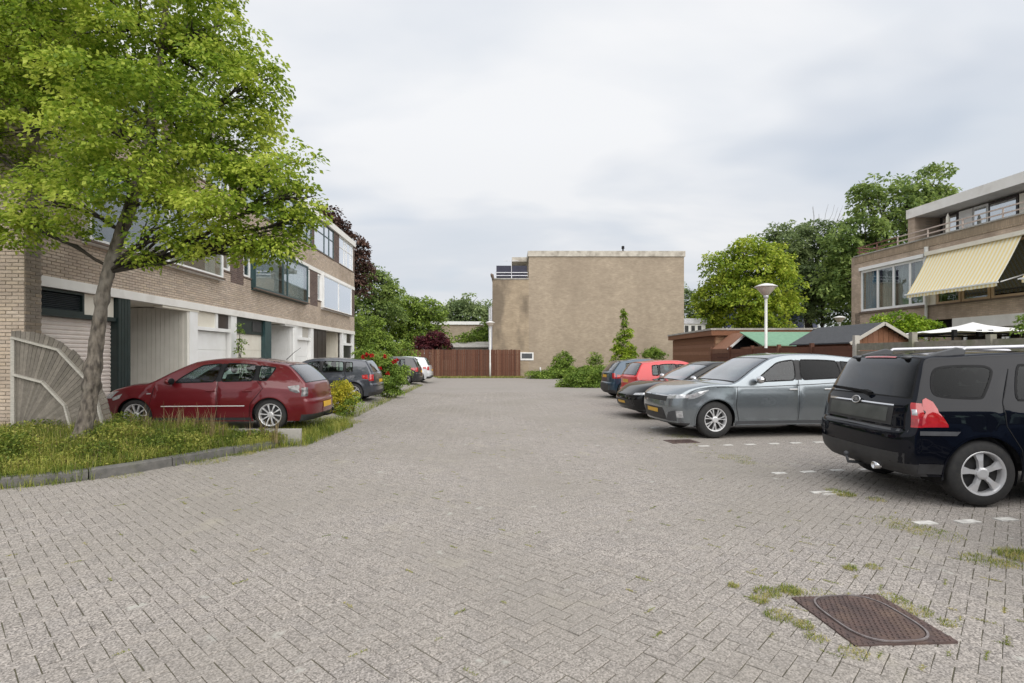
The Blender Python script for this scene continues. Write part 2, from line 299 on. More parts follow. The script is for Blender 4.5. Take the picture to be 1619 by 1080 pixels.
pm('lamp_red', (.42,.012,.014), (.34,.008,.01), scale=14, rough=.12, coat=1)
pm('lamp_clear', (.62,.63,.65), (.36,.37,.39), scale=26, rough=.1, coat=1, metal=.4)
pm('lamp_smoke', (.10,.09,.09), (.20,.19,.19), scale=16, rough=.12, coat=1, metal=.3)
pm('lamp_amber', (.6,.2,.02), (.5,.16,.02), scale=14, rough=.2, coat=1)
glassmat('car_glass', (.50,.60,.57), gloss=.05)
glassmat('car_glass_dark', (.09,.10,.11), gloss=.008)
glassmat('car_glass_screen', (.40,.48,.48), gloss=.16)
paintmat('paint_red', (.145,.0035,.009), metal=.25, rough=.4)
paintmat('paint_silver', (.235,.265,.29), metal=.75, rough=.27)
paintmat('paint_black', (.004,.005,.009), metal=0, rough=.5).node_tree.nodes['Principled BSDF'].inputs['Coat Weight'].default_value = .6
paintmat('paint_grey', (.06,.067,.085), metal=.5, rough=.3)
paintmat('paint_black2', (.006,.0065,.008), metal=0, rough=.5)
paintmat('paint_scarlet', (.58,.008,.014), metal=.0, rough=.5)
paintmat('paint_navy', (.02,.05,.085), metal=.4, rough=.28)
paintmat('paint_white', (.62,.64,.66), metal=.2, rough=.3)
paintmat('paint_blue', (.045,.13,.30), metal=.3, rough=.3)
paintmat('paint_black3', (.02,.021,.025), metal=.3, rough=.28)
leafmat('leaf_street', (.15,.24,.025), (.335,.445,.05), (.57,.635,.115), trans=.5, clump=1.1)
leafmat('leaf_lime', (.14,.22,.02), (.29,.39,.035), (.48,.53,.07), trans=.42, clump=.5)
leafmat('leaf_green', (.13,.20,.06), (.24,.33,.09), (.38,.47,.14), trans=.48, clump=.45)
leafmat('leaf_deep', (.13,.185,.08), (.215,.285,.12), (.33,.40,.17), trans=.48, clump=.35)
leafmat('leaf_copper', (.04,.022,.018), (.08,.043,.034), (.15,.085,.06), trans=.25, clump=.6)
leafmat('leaf_maple', (.045,.01,.016), (.10,.02,.028), (.18,.045,.05), trans=.3, clump=1.5)
leafmat('leaf_shrub', (.11,.175,.03), (.22,.32,.05), (.35,.45,.085), trans=.35, clump=1.8)
leafmat('leaf_gold', (.27,.30,.02), (.50,.46,.035), (.70,.62,.08), trans=.35, clump=3)
leafmat('leaf_bright', (.11,.20,.012), (.24,.38,.02), (.40,.52,.05), trans=.4, clump=1.8)
leafmat('leaf_hedge', (.09,.155,.022), (.18,.28,.04), (.30,.40,.075), trans=.3, clump=1.5)
leafmat('leaf_ground', (.09,.14,.02), (.22,.27,.04), (.42,.41,.10), trans=.35, clump=2.2)
leafmat('leaf_weed', (.14,.20,.03), (.30,.32,.07), (.50,.43,.17), trans=.35, clump=5)
leafmat('leaf_dry', (.16,.12,.06), (.26,.20,.10), (.36,.28,.15), trans=.3, clump=5)
leafmat('petal', (.38,.01,.015), (.55,.02,.025), (.65,.05,.05), trans=.3, clump=5)
# ---------------------------------------------------------------- foliage helpers
def unit(a): return a/np.maximum(np.linalg.norm(a, axis=-1, keepdims=True), 1e-6)
def leaf_cards(name, P, D, size, aspect=.55, fold=.25, up=None):
    """one folded leaf (4 verts, 2 tris) per point P, growing along D"""
    n = len(P); D = unit(D); size = np.broadcast_to(np.asarray(size, float), (n,))[:, None]
    u = nr.normal(size=(n, 3))*.55+np.array([0, 0, 1.]) if up is None else up
    sd_ = unit(np.cross(D, u)); nn = np.cross(sd_, D)
    v = np.empty((n, 4, 3))
    v[:, 0] = P; v[:, 2] = P+D*size; mid = P+D*size*.45
    v[:, 1] = mid+sd_*size*aspect*.5+nn*size*fold*.3; v[:, 3] = mid-sd_*size*aspect*.5+nn*size*fold*.3
    i = np.arange(n)[:, None]*4
    f = np.concatenate([i+np.array([[0, 1, 2]]), i+np.array([[0, 2, 3]])])
    return v.reshape(-1, 3), f
def crown_points(lobes, dens, leaves, rad, flat=.35):
    """lobes: (centre, radius). flat sprays of leaves spread through each lobe"""
    PP = []; DD = []
    for c, r in lobes:
        c = np.array(c); rr = np.array([r, r, r*.85]) if np.isscalar(r) else np.array(r)
        rm = float(rr.mean()); k = max(4, int(dens*rm*rm/(rad*rad)))
        d = unit(nr.normal(size=(k, 3))); uu = nr.uniform(.12, 1, k)**.45
        q = c+d*uu[:, None]*rr
        for s in range(k):
            m = int(leaves*nr.uniform(.6, 1.3)); a = nr.uniform(0, math.tau, m); t = np.sqrt(nr.uniform(0, 1, m))*rad*nr.uniform(.7, 1.25)
            ax = unit(np.array([d[s, 0]*.5, d[s, 1]*.5, 1.])+nr.normal(size=3)*.18)
            e1 = unit(np.cross(ax, [0.3, 1, .1])); e2 = np.cross(ax, e1)
            off = np.cos(a)[:, None]*e1*t[:, None]+np.sin(a)[:, None]*e2*t[:, None]
            h = nr.normal(size=m)*rad*flat*.5-(t/rad)**2*rad*.25
            PP.append(q[s]+off+ax*h[:, None]); DD.append(unit(off+1e-4)*.8+nr.normal(size=(m, 3))*.35+np.array([0, 0, -.35]))
    return np.concatenate(PP), np.concatenate(DD)
def crown(lobes, mat, parent, dens=1.3, leaves=60, rad=.33, size=.085, name='crown', aspect=.6, flat=.35):
    P, D = crown_points(lobes, dens, leaves, rad, flat)
    v, f = leaf_cards(name, P, D, nr.uniform(.65, 1.25, len(P))*size, aspect)
    return obj(name, arr_mesh(name, v, f), MT[mat], parent)
def limb_path(a, b, n=6, wob=.12, sag=.0):
    a = Vector(a); b = Vector(b); L_ = (b-a).length; out = []
    for i in range(n+1):
        t = i/n; p = a.lerp(b, t); w = math.sin(t*math.pi)*wob*L_
        out.append(p+Vector((rnd.uniform(-1, 1)*w*.5, rnd.uniform(-1, 1)*w*.5, rnd.uniform(-.3, .6)*w)))
    return out
def tree(name, label, base, lobes, mat, trunk_r, fork, dens=1.3, leaves=45, rad=.8, size=.3, bark='bark_dark', group=None, path=None):
    """trunk to the fork point, a limb into every lobe, then the crown"""
    t = thing(name, label, 'tree', (0, 0, 0), 0, group)
    mb = MB(); base = Vector(base); fork = Vector(fork)
    pts = path or limb_path(base, fork, 6, .04)
    k = len(pts); mb.tube(pts, [trunk_r*(1.25-.55*i/(k-1)) if i else trunk_r*1.5 for i in range(k)], 12)
    mb.build('trunk', MT[bark], t, True)
    for c, r in lobes:
        c = Vector(c); rr = r if np.isscalar(r) else r[0]
        s = Vector(pts[-1]).lerp(Vector(pts[len(pts)//2]), rnd.uniform(0, .8))
        m = MB(); m.tube(limb_path(s, c, 6, .1), [trunk_r*.3*(1-.8*i/6)+.006 for i in range(7)], 6)
        for q in range(5):
            e_ = c+Vector((rnd.uniform(-1, 1), rnd.uniform(-1, 1), rnd.uniform(-.5, .8)))*rr*.8
            st = s.lerp(c, rnd.uniform(.45, .95))
            m.tube(limb_path(st, e_, 4, .12), [trunk_r*.15*(1-.8*i/4)+.004 for i in range(5)], 5)
        m.build('limb', MT[bark if bark == 'bark_dark' else 'bark_dark'], t, True)
    crown(lobes, mat, t, dens, leaves, rad, size)
    return t
PSI = R(2.23)
def at(px, py, d):
    """survey helper: photo pixel + depth in metres -> world point"""
    xc = (px-809.5)/860*d
    return (xc*math.cos(PSI)+d*math.sin(PSI), -xc*math.sin(PSI)+d*math.cos(PSI), EYE-(py-563)/860*d)
def gp(px, py, z=0.):
    return at(px, py, (EYE-z)*860/(py-563))

# ---------------------------------------------------------------- ground, road
struct(MB().add([(-400,-60,-.06),(400,-60,-.06),(400,700,-.06),(-400,700,-.06)], [(0,1,2,3)]).build('ground', MT['soil']))
def zroad(x, y): return .006*np.sin(x*.9+1.3)*np.sin(y*.55)+.0036*np.sin(x*2.1+y*1.3)      # gentle unevenness of the old road
road = struct(MB().grid([[(x, y, float(zroad(x, y))-.0055) for y in np.arange(.2, 24.01, .2)] for x in np.arange(-12, 9.41, .2)]).build('road', MT['joint']))
struct(MB().add([(-4.3,23.9,-.004),(9.4,23.9,-.004),(9.4,41.2,-.004),(-8,41.2,-.004)], [(0,1,2,3)]).build('road_end', MT['road_far']))
BED = [(-13,5.9),(-9,6.15),(-7.2,6.42),(-5.94,6.82),(-5.16,7.3),(-4.72,7.95),(-4.36,8.65),(-4.02,9.27),(-3.78,9.75)]
def in_poly(x, y, poly):
    x = np.asarray(x); y = np.asarray(y); c = np.zeros(x.shape, bool); n = len(poly)
    for i in range(n):
        x1, y1 = poly[i]; x2, y2 = poly[(i+1) % n]
        if y1 == y2: continue
        c ^= ((y1 > y) != (y2 > y)) & (x < (x2-x1)*(y-y1)/(y2-y1)+x1)
    return c
BEDP = BED+[(-3.9,9.98),(-13,9.98)]
MAN = (2.29, 3.22)                       # manhole centre
def paver_set():
    a = .0890; n = 410
    I, J = np.meshgrid(np.arange(-n, n), np.arange(-n, n), indexing='ij'); I = I.ravel(); J = J.ravel(); k = (I-J) % 4
    H = k == 0; V = k == 3
    cx = np.concatenate([(I[H]+1.)*a, (I[V]+.5)*a]); cy = np.concatenate([(J[H]+.5)*a, (J[V]+1.)*a]); ang = np.concatenate([np.zeros(H.sum()), np.full(V.sum(), math.pi/2)])
    c = math.sqrt(.5); x = cx*c-cy*c; y = cx*c+cy*c+8; ang = ang+math.pi/4
    m = (y > .6) & (y < 24) & (x > -11) & (x < 9.2) & (np.abs(x-.04*y) < y*.99+2.2)
    m &= ~in_poly(x, y, BEDP) & ~((x < -3.85) & (y > 9.8))
    m &= ~((np.abs(x-MAN[0]) < .20) & (np.abs(y-MAN[1]) < .20))
    return x[m], y[m], ang[m]
px_, py_, pa_ = paver_set()
def paver_arrays(x, y, a, jit=True):
    n = len(x); L2, W2, ch = .0868, .0424, .0026
    o = np.array([(-1,-1),(1,-1),(1,1),(-1,1)], float)
    if jit: a = a+nr.normal(size=n)*.006; x = x+nr.normal(size=n)*.0012; y = y+nr.normal(size=n)*.0012
    # gentle unevenness of the old road plus settlement of each stone
    zb = zroad(x, y) if jit else np.zeros(n)
    z0 = zb+(nr.normal(size=n)*.0007 if jit else 0); tx = nr.normal(size=n)*.007*jit; ty = nr.normal(size=n)*.007*jit
    v = np.empty((n, 12, 3)); ca, sa = np.cos(a), np.sin(a)
    for r, (ix, dz) in enumerate([(ch, 0), (0, -ch), (0, -.04)]):
        for q in range(4):
            lx = o[q, 0]*(L2-ix); ly = o[q, 1]*(W2-ix); id_ = r*4+q
            v[:, id_, 0] = x+lx*ca-ly*sa; v[:, id_, 1] = y+lx*sa+ly*ca; v[:, id_, 2] = z0+dz+lx*tx*.5+ly*ty
    F = [(0,1,2,3)]+[(4+q, 4+(q+1) % 4, (q+1) % 4, q) for q in range(4)]+[(8+q, 8+(q+1) % 4, 4+(q+1) % 4, 4+q) for q in range(4)]
    f = (np.arange(n)[:, None, None]*12+np.array(F)[None]).reshape(-1, 4)
    return v.reshape(-1, 3), f
vis = (np.abs(np.arctan2(px_, py_)-PSI) < R(41)) & (py_ > 2.72)
order = np.argsort(np.where(vis, np.hypot(px_, py_), 99)); near = order[:300]; rest = order[300:]
v, f = paver_arrays(px_[rest], py_[rest], pa_[rest])
stuff(obj('paver_field', arr_mesh('pavers', v, f), MT['paver'], road))
pv = []
for q in range(6):
    v, f = paver_arrays(np.zeros(1), np.zeros(1), np.zeros(1), False)
    v = v+np.array([0, 0, 1.])*nr.normal(size=(len(v), 1))*.0007
    me = arr_mesh('paver', v, f); me.materials.append(MT['paver']); pv.append(me)
for i in near:
    o = bpy.data.objects.new('paver', pv[rnd.randrange(6)]); x, y = px_[i], py_[i]
    o.location = (x+rnd.gauss(0, .001), y+rnd.gauss(0, .001), .006*math.sin(x*.9+1.3)*math.sin(y*.55)+.0036*math.sin(x*2.1+y*1.3)+rnd.gauss(0, .0008))
    o.rotation_euler = (rnd.gauss(0, .005), rnd.gauss(0, .004), pa_[i]+rnd.gauss(0, .005)); link(o, road)
# white marking stones of the parking bays
ms = MB().box(-.112, .112, -.05, .05, -.03, 0).mesh('marking_stone'); ms.materials.append(MT['white_stone'])
for (x0, y0), (x1, y1), n, sp in [((3.76,9.50),(6.05,9.86),8,.47), ((3.92,7.27),(4.84,7.40),5,.46), ((4.13,5.03),(5.06,5.13),6,.46), ((3.66,12.0),(5.2,12.3),3,.47)]:
    d = Vector((x1-x0, y1-y0, 0)).normalized()
    for k in range(n):
        o = bpy.data.objects.new('marking_stone', ms); o.location = (x0+d.x*sp*k+rnd.gauss(0,.01), y0+d.y*sp*k+rnd.gauss(0,.008), .009+rnd.gauss(0,.001)); o.rotation_euler = (0, 0, math.atan2(d.y, d.x)+rnd.gauss(0,.03)); o.scale = (rnd.uniform(.8,1), rnd.uniform(.9,1), 1); link(o, road)
o = MB()                                 # broken corner mark: an open frame of white stone edges
o.box(-.13,.13,.03,.075,-.03,0).box(-.13,.13,-.075,-.04,-.03,0).box(.085,.13,-.04,.03,-.03,0).box(-.2,-.13,.0,.075,-.03,0)
o = o.build('marking_stone', MT['white_stone'], road); o.location = (3.95,6.2,.009); o.rotation_euler = (0,0,.1)

# manhole: square rusted frame with an oval checkered lid
mh = thing('manhole_cover', 'rusty brown square manhole cover with oval checkered lid in the paving', 'manhole', (MAN[0], MAN[1], .008), R(2)); mh.scale = (.8, .8, 1)
fr = MB().box(-.375,.375,-.375,.375,-.05,.004)
fr.build('frame', MT['iron'], mh)
def oval(a, n=40, p=3.2): return [(a[0]*math.copysign(abs(math.cos(t))**(2/p), math.cos(t)), a[1]*math.copysign(abs(math.sin(t))**(2/p), math.sin(t))) for t in [k*math.tau/n for k in range(n)]]
lid = MB().prism([(x, y, .0) for x, y in oval((.27,.345))], (0,0,.0105)); ld = lid.build('lid', MT['iron'], mh)
q0 = oval((.293,.366)); q1 = oval((.279,.353)); ring = MB()
for k in range(40):
    k2 = (k+1) % 40; a, b, c, d = q0[k], q0[k2], q1[k2], q1[k]
    ring.add([(*a,.006),(*b,.006),(*c,.006),(*d,.006),(*a,.014),(*b,.014),(*c,.014),(*d,.014)], [(4,5,6,7),(0,1,5,4),(3,7,6,2)])
ring.build('rim', pm('iron_worn', (.30,.27,.265), (.20,.165,.16), scale=20, rough=.5, metal=.5), mh)
ch = MB(); c2_ = MB()
for i in range(-9, 10):
    for j in range(-9, 10):
        x, y = i*.04+(.02 if j % 2 else 0), j*.04
        if abs(x) > .365 or abs(y) > .365: continue
        w, h = (.015, .012)
        ins = (abs(x)/.25)**3.2+(abs(y)/.325)**3.2 < 1; outs = (abs(x)/.315)**3.2+(abs(y)/.39)**3.2 > 1
        if ins: c2_.add([(x-w,y-h,.0105),(x+w,y-h,.0105),(x+w,y+h,.0105),(x-w,y+h,.0105),(x-w*.7,y-h*.7,.0165),(x+w*.7,y-h*.7,.0165),(x+w*.7,y+h*.7,.0165),(x-w*.7,y+h*.7,.0165)], [(4,5,6,7),(0,1,5,4),(1,2,6,5),(2,3,7,6),(3,0,4,7)])
        elif outs: ch.add([(x-w,y-h,.004),(x+w,y-h,.004),(x+w,y+h,.004),(x-w,y+h,.004),(x-w*.7,y-h*.7,.009),(x+w*.7,y-h*.7,.009),(x+w*.7,y+h*.7,.009),(x-w*.7,y+h*.7,.009)], [(4,5,6,7),(0,1,5,4),(1,2,6,5),(2,3,7,6),(3,0,4,7)])
stuff(c2_.build('lid_studs', MT['iron'], ld)); stuff(ch.build('frame_studs', MT['iron'], mh))
dr = thing('drain_cover', 'small rusty drain cover in the paving before the silver car', 'drain', (3.55,10.0,.012), R(8))
MB().box(-.27,.27,-.2,.2,-.03,.003).build('frame', MT['iron'], dr)
for k in range(7): MB().box(-.2+k*.062,-.17+k*.062,-.15,.15,.003,.010).build('bar', MT['iron'], dr)

# ---------------------------------------------------------------- planting bed on the left with its kerb
def kdist(x, y):
    x = np.asarray(x, float); y = np.asarray(y, float); d = np.full(np.broadcast(x, y).shape, 9.)
    for (x1, y1), (x2, y2) in zip(BED[:-1], BED[1:]):
        t = np.clip(((x-x1)*(x2-x1)+(y-y1)*(y2-y1))/((x2-x1)**2+(y2-y1)**2), 0, 1); d = np.minimum(d, np.hypot(x-x1-t*(x2-x1), y-y1-t*(y2-y1)))
    return d
def hbed(x, y):
    t = np.clip((kdist(x, y)-.05)/1.6, 0, 1); return .095+.13*t*t*(3-2*t)+.03*t*np.sin(np.asarray(x)*1.7)*np.sin(np.asarray(y)*2.3)
pts = [Vector(p) for p in BEDP]
gx = np.arange(-13, -3.6, .18); gy = np.arange(5.9, 10.05, .16)
vv = [Vector((x, y)) for x in gx for y in gy if in_poly(x, y, BEDP)]
nb = len(BEDP); r_ = delaunay_2d_cdt(pts+vv, [(i, (i+1) % nb) for i in range(nb)], [], 1, 1e-4)
bm = MB(); bm.v = [(p.x, p.y, float(hbed(p.x, p.y))) for p in r_[0]]; bm.f = [tuple(q) for q in r_[2]]
bed = struct(bm.build('planting_bed', MT['soil'], None, True))
kb = thing('kerb', 'dark grey concrete kerb curving round the overgrown planting bed', 'kerb')
cur = []
for i in range(len(BED)-1):
    a, b = Vector(BED[i]), Vector(BED[i+1]); n = max(2, int((b-a).length/.12))
    cur += [a.lerp(b, k/n) for k in range(n)]
cur.append(Vector(BED[-1]))
for it in range(6): cur = [cur[0]]+[(cur[i-1]+cur[i]*2+cur[i+1])/4 for i in range(1, len(cur)-1)]+[cur[-1]]
acc = [0]
for i in range(1, len(cur)): acc.append(acc[-1]+(cur[i]-cur[i-1]).length)
def cpos(s):
    i = max(0, min(len(acc)-2, int(np.searchsorted(acc, s)-1))); t = (s-acc[i])/(acc[i+1]-acc[i]); return cur[i].lerp(cur[i+1], t), (cur[i+1]-cur[i]).normalized()
s = 0.
while s < acc[-1]-.3:
    e_ = min(s+.985, acc[-1]); P = []
    dz = rnd.uniform(-.008, .008)
    for k in range(7):
        p, d = cpos(s+(e_-s)*k/6); nn = Vector((-d.y, d.x))
        P.append([(p.x-nn.x*.045, p.y-nn.y*.045, -.05), (p.x-nn.x*.04, p.y-nn.y*.04, .105+dz), (p.x-nn.x*.025, p.y-nn.y*.025, .125+dz), (p.x+nn.x*.085, p.y+nn.y*.085, .128+dz), (p.x+nn.x*.09, p.y+nn.y*.09, -.05)])
    m = MB().grid(P); m.f += [tuple(range(5)), tuple(range(30, 35))[::-1]]
    m.build('kerb_stone', MT['kerb'], kb); s += 1.0
# edging slabs between the bed and the driveway
es = thing('edging_wall', 'low concrete edging slab in front of the dark red hatchback', 'edging')
for k in range(5):
    x1 = -3.42-k*1.0; MB().box(x1-.985, x1, 9.93+.012*k, 10.0+.012*k, -.05, .29+rnd.uniform(-.012,.012)).build('slab', MT['concrete'], es, bevel=.006)
# driveways rise towards the garages
dm = MB(); yy = [10.03, 33.0]
dm.add([(-3.8,10.03,-.008),(-3.8,41,-.008),(-8.3,41,.13),(-8.3,10.03,.13),(-4.15,10.03,.08),(-4.15,41,.08)], [(0,1,5,4),(4,5,2,3)])
struct(dm.build('driveway', MT['driveway']))
struct(MB().add([(-26,10.03,.125),(-8.28,10.03,.125),(-8.28,41,.125),(-26,41,.125)], [(0,1,2,3)]).build('porch_floor', MT['concrete']))

# ground cover on the bed
def scatter(poly, n):
    xs = [p[0] for p in poly]; ys = [p[1] for p in poly]; x = nr.uniform(min(xs), max(xs), n*3); y = nr.uniform(min(ys), max(ys), n*3); m = in_poly(x, y, poly); return x[m][:n], y[m][:n]
def blades(P, h, w, lean=.45):
    n = len(P); a = nr.uniform(0, math.tau, n); d = np.stack([np.cos(a), np.sin(a), np.zeros(n)], 1); sd_ = np.stack([-np.sin(a), np.cos(a), np.zeros(n)], 1)
    h = np.asarray(h)[:, None]; w = np.asarray(w)[:, None] if hasattr(w, '__len__') else w; ln = nr.uniform(.1, 1, (n, 1))*lean
    v = np.empty((n, 6, 3)); up = np.array([0, 0, 1.])
    v[:, 0] = P-sd_*w/2; v[:, 1] = P+sd_*w/2; m = P+up*h*.6+d*h*ln*.35; v[:, 2] = m+sd_*w*.4; v[:, 3] = m-sd_*w*.4
    t = P+up*h*(1-.3*ln)+d*h*ln; v[:, 4] = t+sd_*w*.06; v[:, 5] = t-sd_*w*.06
    i = np.arange(n)[:, None]*6; f = np.concatenate([i+np.array([[0,1,2,3]]), i+np.array([[3,2,4,5]])]); return v.reshape(-1, 3), f
VBED = [(-11.5,6.12),(-9,6.28),(-7.2,6.55),(-5.98,6.95),(-5.25,7.42),(-4.85,8.05),(-4.5,8.75),(-4.15,9.4),(-3.6,9.95),(-11.5,9.95)]
x, y = scatter(VBED, 120000)
cl = np.sin(x*2.3+1)*np.sin(y*3.1)+.6*np.sin(x*5.1+y*2.2)+.4*np.sin(x*9-y*7); edge = np.clip((y-6.2-np.clip(-x-6.5,0,3)*-.05)/1.5, .25, 1)
hh = (.14+.09*np.clip(cl+.6, 0, 2))*np.clip(.35+kdist(x, y)*.8, .35, 1.25)
keep = nr.uniform(0, 1, len(x)) < np.clip(.55+.35*cl, .18, 1); x, y, hh = x[keep], y[keep], hh[keep]
P = np.stack([x, y, hbed(x, y)+nr.uniform(0, 1, len(x))**.7*hh], 1); D = nr.normal(size=(len(x), 3))+np.array([0, 0, .25])
v, f = leaf_cards('g', P, D, nr.uniform(.022, .055, len(x)), .6)
gc = obj('ground_cover', arr_mesh('ground_cover', v, f), MT['leaf_ground']); stuff(gc, 'overgrown green and yellowish ground cover filling the bed round the tree', 'ground cover')
x, y = scatter(VBED, 45000); P = np.stack([x, y, hbed(x, y)], 1)
v, f = blades(P, nr.uniform(.10, .34, len(x))*np.clip(.45+kdist(x, y)*.55, .4, 1.1), nr.uniform(.004, .009, len(x)), .9)
stuff(obj('long_grass', arr_mesh('long_grass', v, f), MT['leaf_ground']), 'long unmown grass growing through the planting bed', 'grass')
x, y = scatter(VBED, 6500); P = np.stack([x, y, hbed(x, y)], 1); v, f = blades(P, nr.uniform(.12, .40, len(x))*np.clip(.35+kdist(x, y)*.6, .3, 1.1), .005, 1.1)
stuff(obj('dry_grass', arr_mesh('dry_grass', v, f), MT['leaf_dry']), 'dry straw coloured grass stems in the planting bed', 'grass')

x, y = scatter([(-6.6,9.2),(-3.7,9.4),(-3.7,9.9),(-6.6,9.9)], 28); P = np.repeat(np.stack([x, y, hbed(x, y)], 1), 6, 0); P[:, :2] += nr.normal(size=(len(P), 2))*.02
v, f = blades(P, nr.uniform(.3, .62, len(P)), .011, .5)
stuff(obj('dock_stalks', arr_mesh('dock_stalks', v, f), MT['leaf_dry']), 'brown seed stalks of weeds in front of the dark red hatchback', 'weeds')
# grass spilling over the kerb in patches
ss = nr.uniform(0, acc[-1], 9000); ss = ss[(np.sin(ss*1.9+.6)+.7*np.sin(ss*4.3)) > nr.uniform(-.6, 1.5, len(ss))]; pk_ = [cpos(q) for q in ss]
off = nr.normal(size=len(ss))*.07-.03*(nr.uniform(0, 1, len(ss)) < .4); P = np.array([(p.x-d.y*o_, p.y+d.x*o_, (.10 if o_ > -.05 else -.01)) for (p, d), o_ in zip(pk_, off)])
v, f = blades(P, nr.uniform(.04, .17, len(P)), .006, 1.3)
stuff(obj('kerb_grass', arr_mesh('kerb_grass', v, f), MT['leaf_ground']), 'grass and weeds spilling over the kerb of the bed', 'grass')
# weeds in the joints
wx = []; wy = []; wh = []
def tuft(px, py, r, n, h, sq=1.):
    X, Y, _ = gp(px, py); a = nr.uniform(0, math.tau, n); t = r*np.sqrt(nr.uniform(0, 1, n)); wx.extend(X+np.cos(a)*t); wy.extend(Y+np.sin(a)*t*sq); wh.extend(nr.uniform(.3, 1, n)*h)
for px, py, r, n, h in [(1215,938,.09,260,.05),(1250,935,.08,260,.06),(1200,950,.06,160,.04),(1230,975,.09,240,.04),(1270,990,.06,160,.04),(1160,928,.04,90,.05),
                        (1345,898,.05,130,.05),(1382,896,.06,110,.035),(1300,940,.10,120,.02),(1410,945,.09,180,.03),(1450,965,.09,170,.035),(1500,985,.06,90,.03),
                        (1335,782,.12,260,.09),(1385,790,.10,110,.05),(1316,776,.09,110,.06),(1555,886,.16,300,.05),(1612,880,.16,500,.10),(1590,892,.10,160,.04),
                        (1160,724,.26,330,.035),(1180,732,.16,180,.03),(1420,828,.25,300,.035),(1480,845,.22,300,.035),(1445,835,.2,220,.03),(1075,690,.3,240,.04),(1040,660,.5,340,.05),(1000,640,.5,300,.05),(900,612,1.1,420,.07),(330,730,.3,520,.06),(380,718,.25,560,.08),(200,752,.2,160,.05),(440,705,.3,600,.09),(500,688,.35,700,.10),(540,668,.5,800,.12),(1350,1035,.08,120,.03),(1290,1010,.06,120,.03)]:
    tuft(px, py, r, n, h)
# thin lines of moss and grass in the joints, thicker at the lower right
for i in range(1500):
    x = nr.uniform(-4, 4.2); y = nr.uniform(2.6, 12)
    wgt = .10+.9*math.exp(-((x-2.8)**2/1.2+(y-3.4)**2/2.6))
    if nr.uniform() > wgt*.85+.06: continue
    a = math.pi/4+(math.pi/2 if nr.uniform() < .5 else 0); L_ = nr.uniform(.03, .13); n = int(L_*420); t = nr.uniform(-.5, .5, n)*L_
    wx.extend(x+np.cos(a)*t+nr.normal(size=n)*.0035); wy.extend(y+np.sin(a)*t+nr.normal(size=n)*.0035); wh.extend(nr.uniform(.2, 1, n)*.014)
P = np.stack([np.array(wx), np.array(wy), zroad(np.array(wx), np.array(wy))-.006], 1); v, f = blades(P, np.array(wh)*.62+.010, .0042, 1.5)
stuff(obj('joint_weeds', arr_mesh('joint_weeds', v, f), MT['leaf_weed']), 'tufts of grass and weeds growing in the paving joints', 'weeds')
# grass verges along the left edge of the road and before the far fence
x, y = scatter([(-4.5,10.05),(-3.9,9.6),(-3.25,9.7),(-3.1,12.4),(-3.5,13.4),(-3.7,30),(-4.4,30)], 26000); m = nr.uniform(0, 1, len(x)) < np.where(y < 13.4, 1., .30); x, y = x[m], y[m]
v, f = blades(np.stack([x, y, np.full(len(x), -.01)], 1), nr.uniform(.05, .24, len(x))*np.where(y < 13.6, 1., .6), .008, .9)
stuff(obj('verge_grass', arr_mesh('verge_grass', v, f), MT['leaf_ground']), 'straggling grass along the left edge of the road', 'grass')
x, y = scatter([(-7,39.6),(2.5,39.6),(2.5,40.3),(-7,40.3)], 5000)
v, f = blades(np.stack([x, y, np.full(len(x), -.01)], 1), nr.uniform(.06, .2, len(x)), .02, .9)
stuff(obj('fence_grass', arr_mesh('fence_grass', v, f), MT['leaf_weed']), 'rough grass strip at the foot of the brown fence', 'grass')

# ---------------------------------------------------------------- the big street tree on the bed
LOB = [(60,60,140,8.7),(200,40,140,8.3),(322,45,85,8.4),(408,125,58,8.2),(335,165,100,8.0),(60,200,115,8.9),(180,185,115,7.6),(432,285,82,8.1),(330,305,90,7.9),(205,300,95,7.7),(85,310,80,7.9),(15,335,60,8.3),(437,362,50,8.2),(380,375,40,8.2),
       (-100,190,140,9),(-60,60,140,9.1),(250,-90,160,8.5),(100,-100,150,8.8),(250,225,110,9.2),(120,120,110,9.4),(375,228,80,9.0),(300,100,100,9.0),(480,300,42,8.1),(260,365,45,7.8),(443,385,36,8.1),(395,388,32,8.1),(335,368,42,7.9),(470,345,36,8.2),(40,352,46,8.1)]
lobes = [(at(a, b, d), r*d/860*.94) for a, b, r, d in LOB]
pth = [at(122,712,8.25), at(132,680,8.25), at(141,640,8.27), at(146,600,8.28), at(153,540,8.3), at(160,480,8.3), at(171,430,8.32), at(184,390,8.34), at(205,330,8.36), at(228,260,8.38), at(240,190,8.4), at(250,110,8.4), at(262,20,8.4), at(268,-60,8.45)]
st = thing('street_tree', 'large light green street tree with leaning grey trunk on the left bed', 'tree')
tm = MB(); rr = [.19,.118,.095,.092,.088,.084,.082,.085,.08,.07,.06,.05,.04,.025]
dense = []; rad_ = []
for i in range(len(pth)-1):
    for k in range(10):
        t = k/10; dense.append(Vector(pth[i]).lerp(Vector(pth[i+1]), t)); rad_.append(rr[i]*(1-t)+rr[i+1]*t)
for it in range(8): dense = [dense[0]]+[(dense[i-1]+dense[i]*2+dense[i+1])/4 for i in range(1, len(dense)-1)]+[dense[-1]]
tm.tube(dense, rad_, 36); nv = []; from mathutils import noise as mnoise
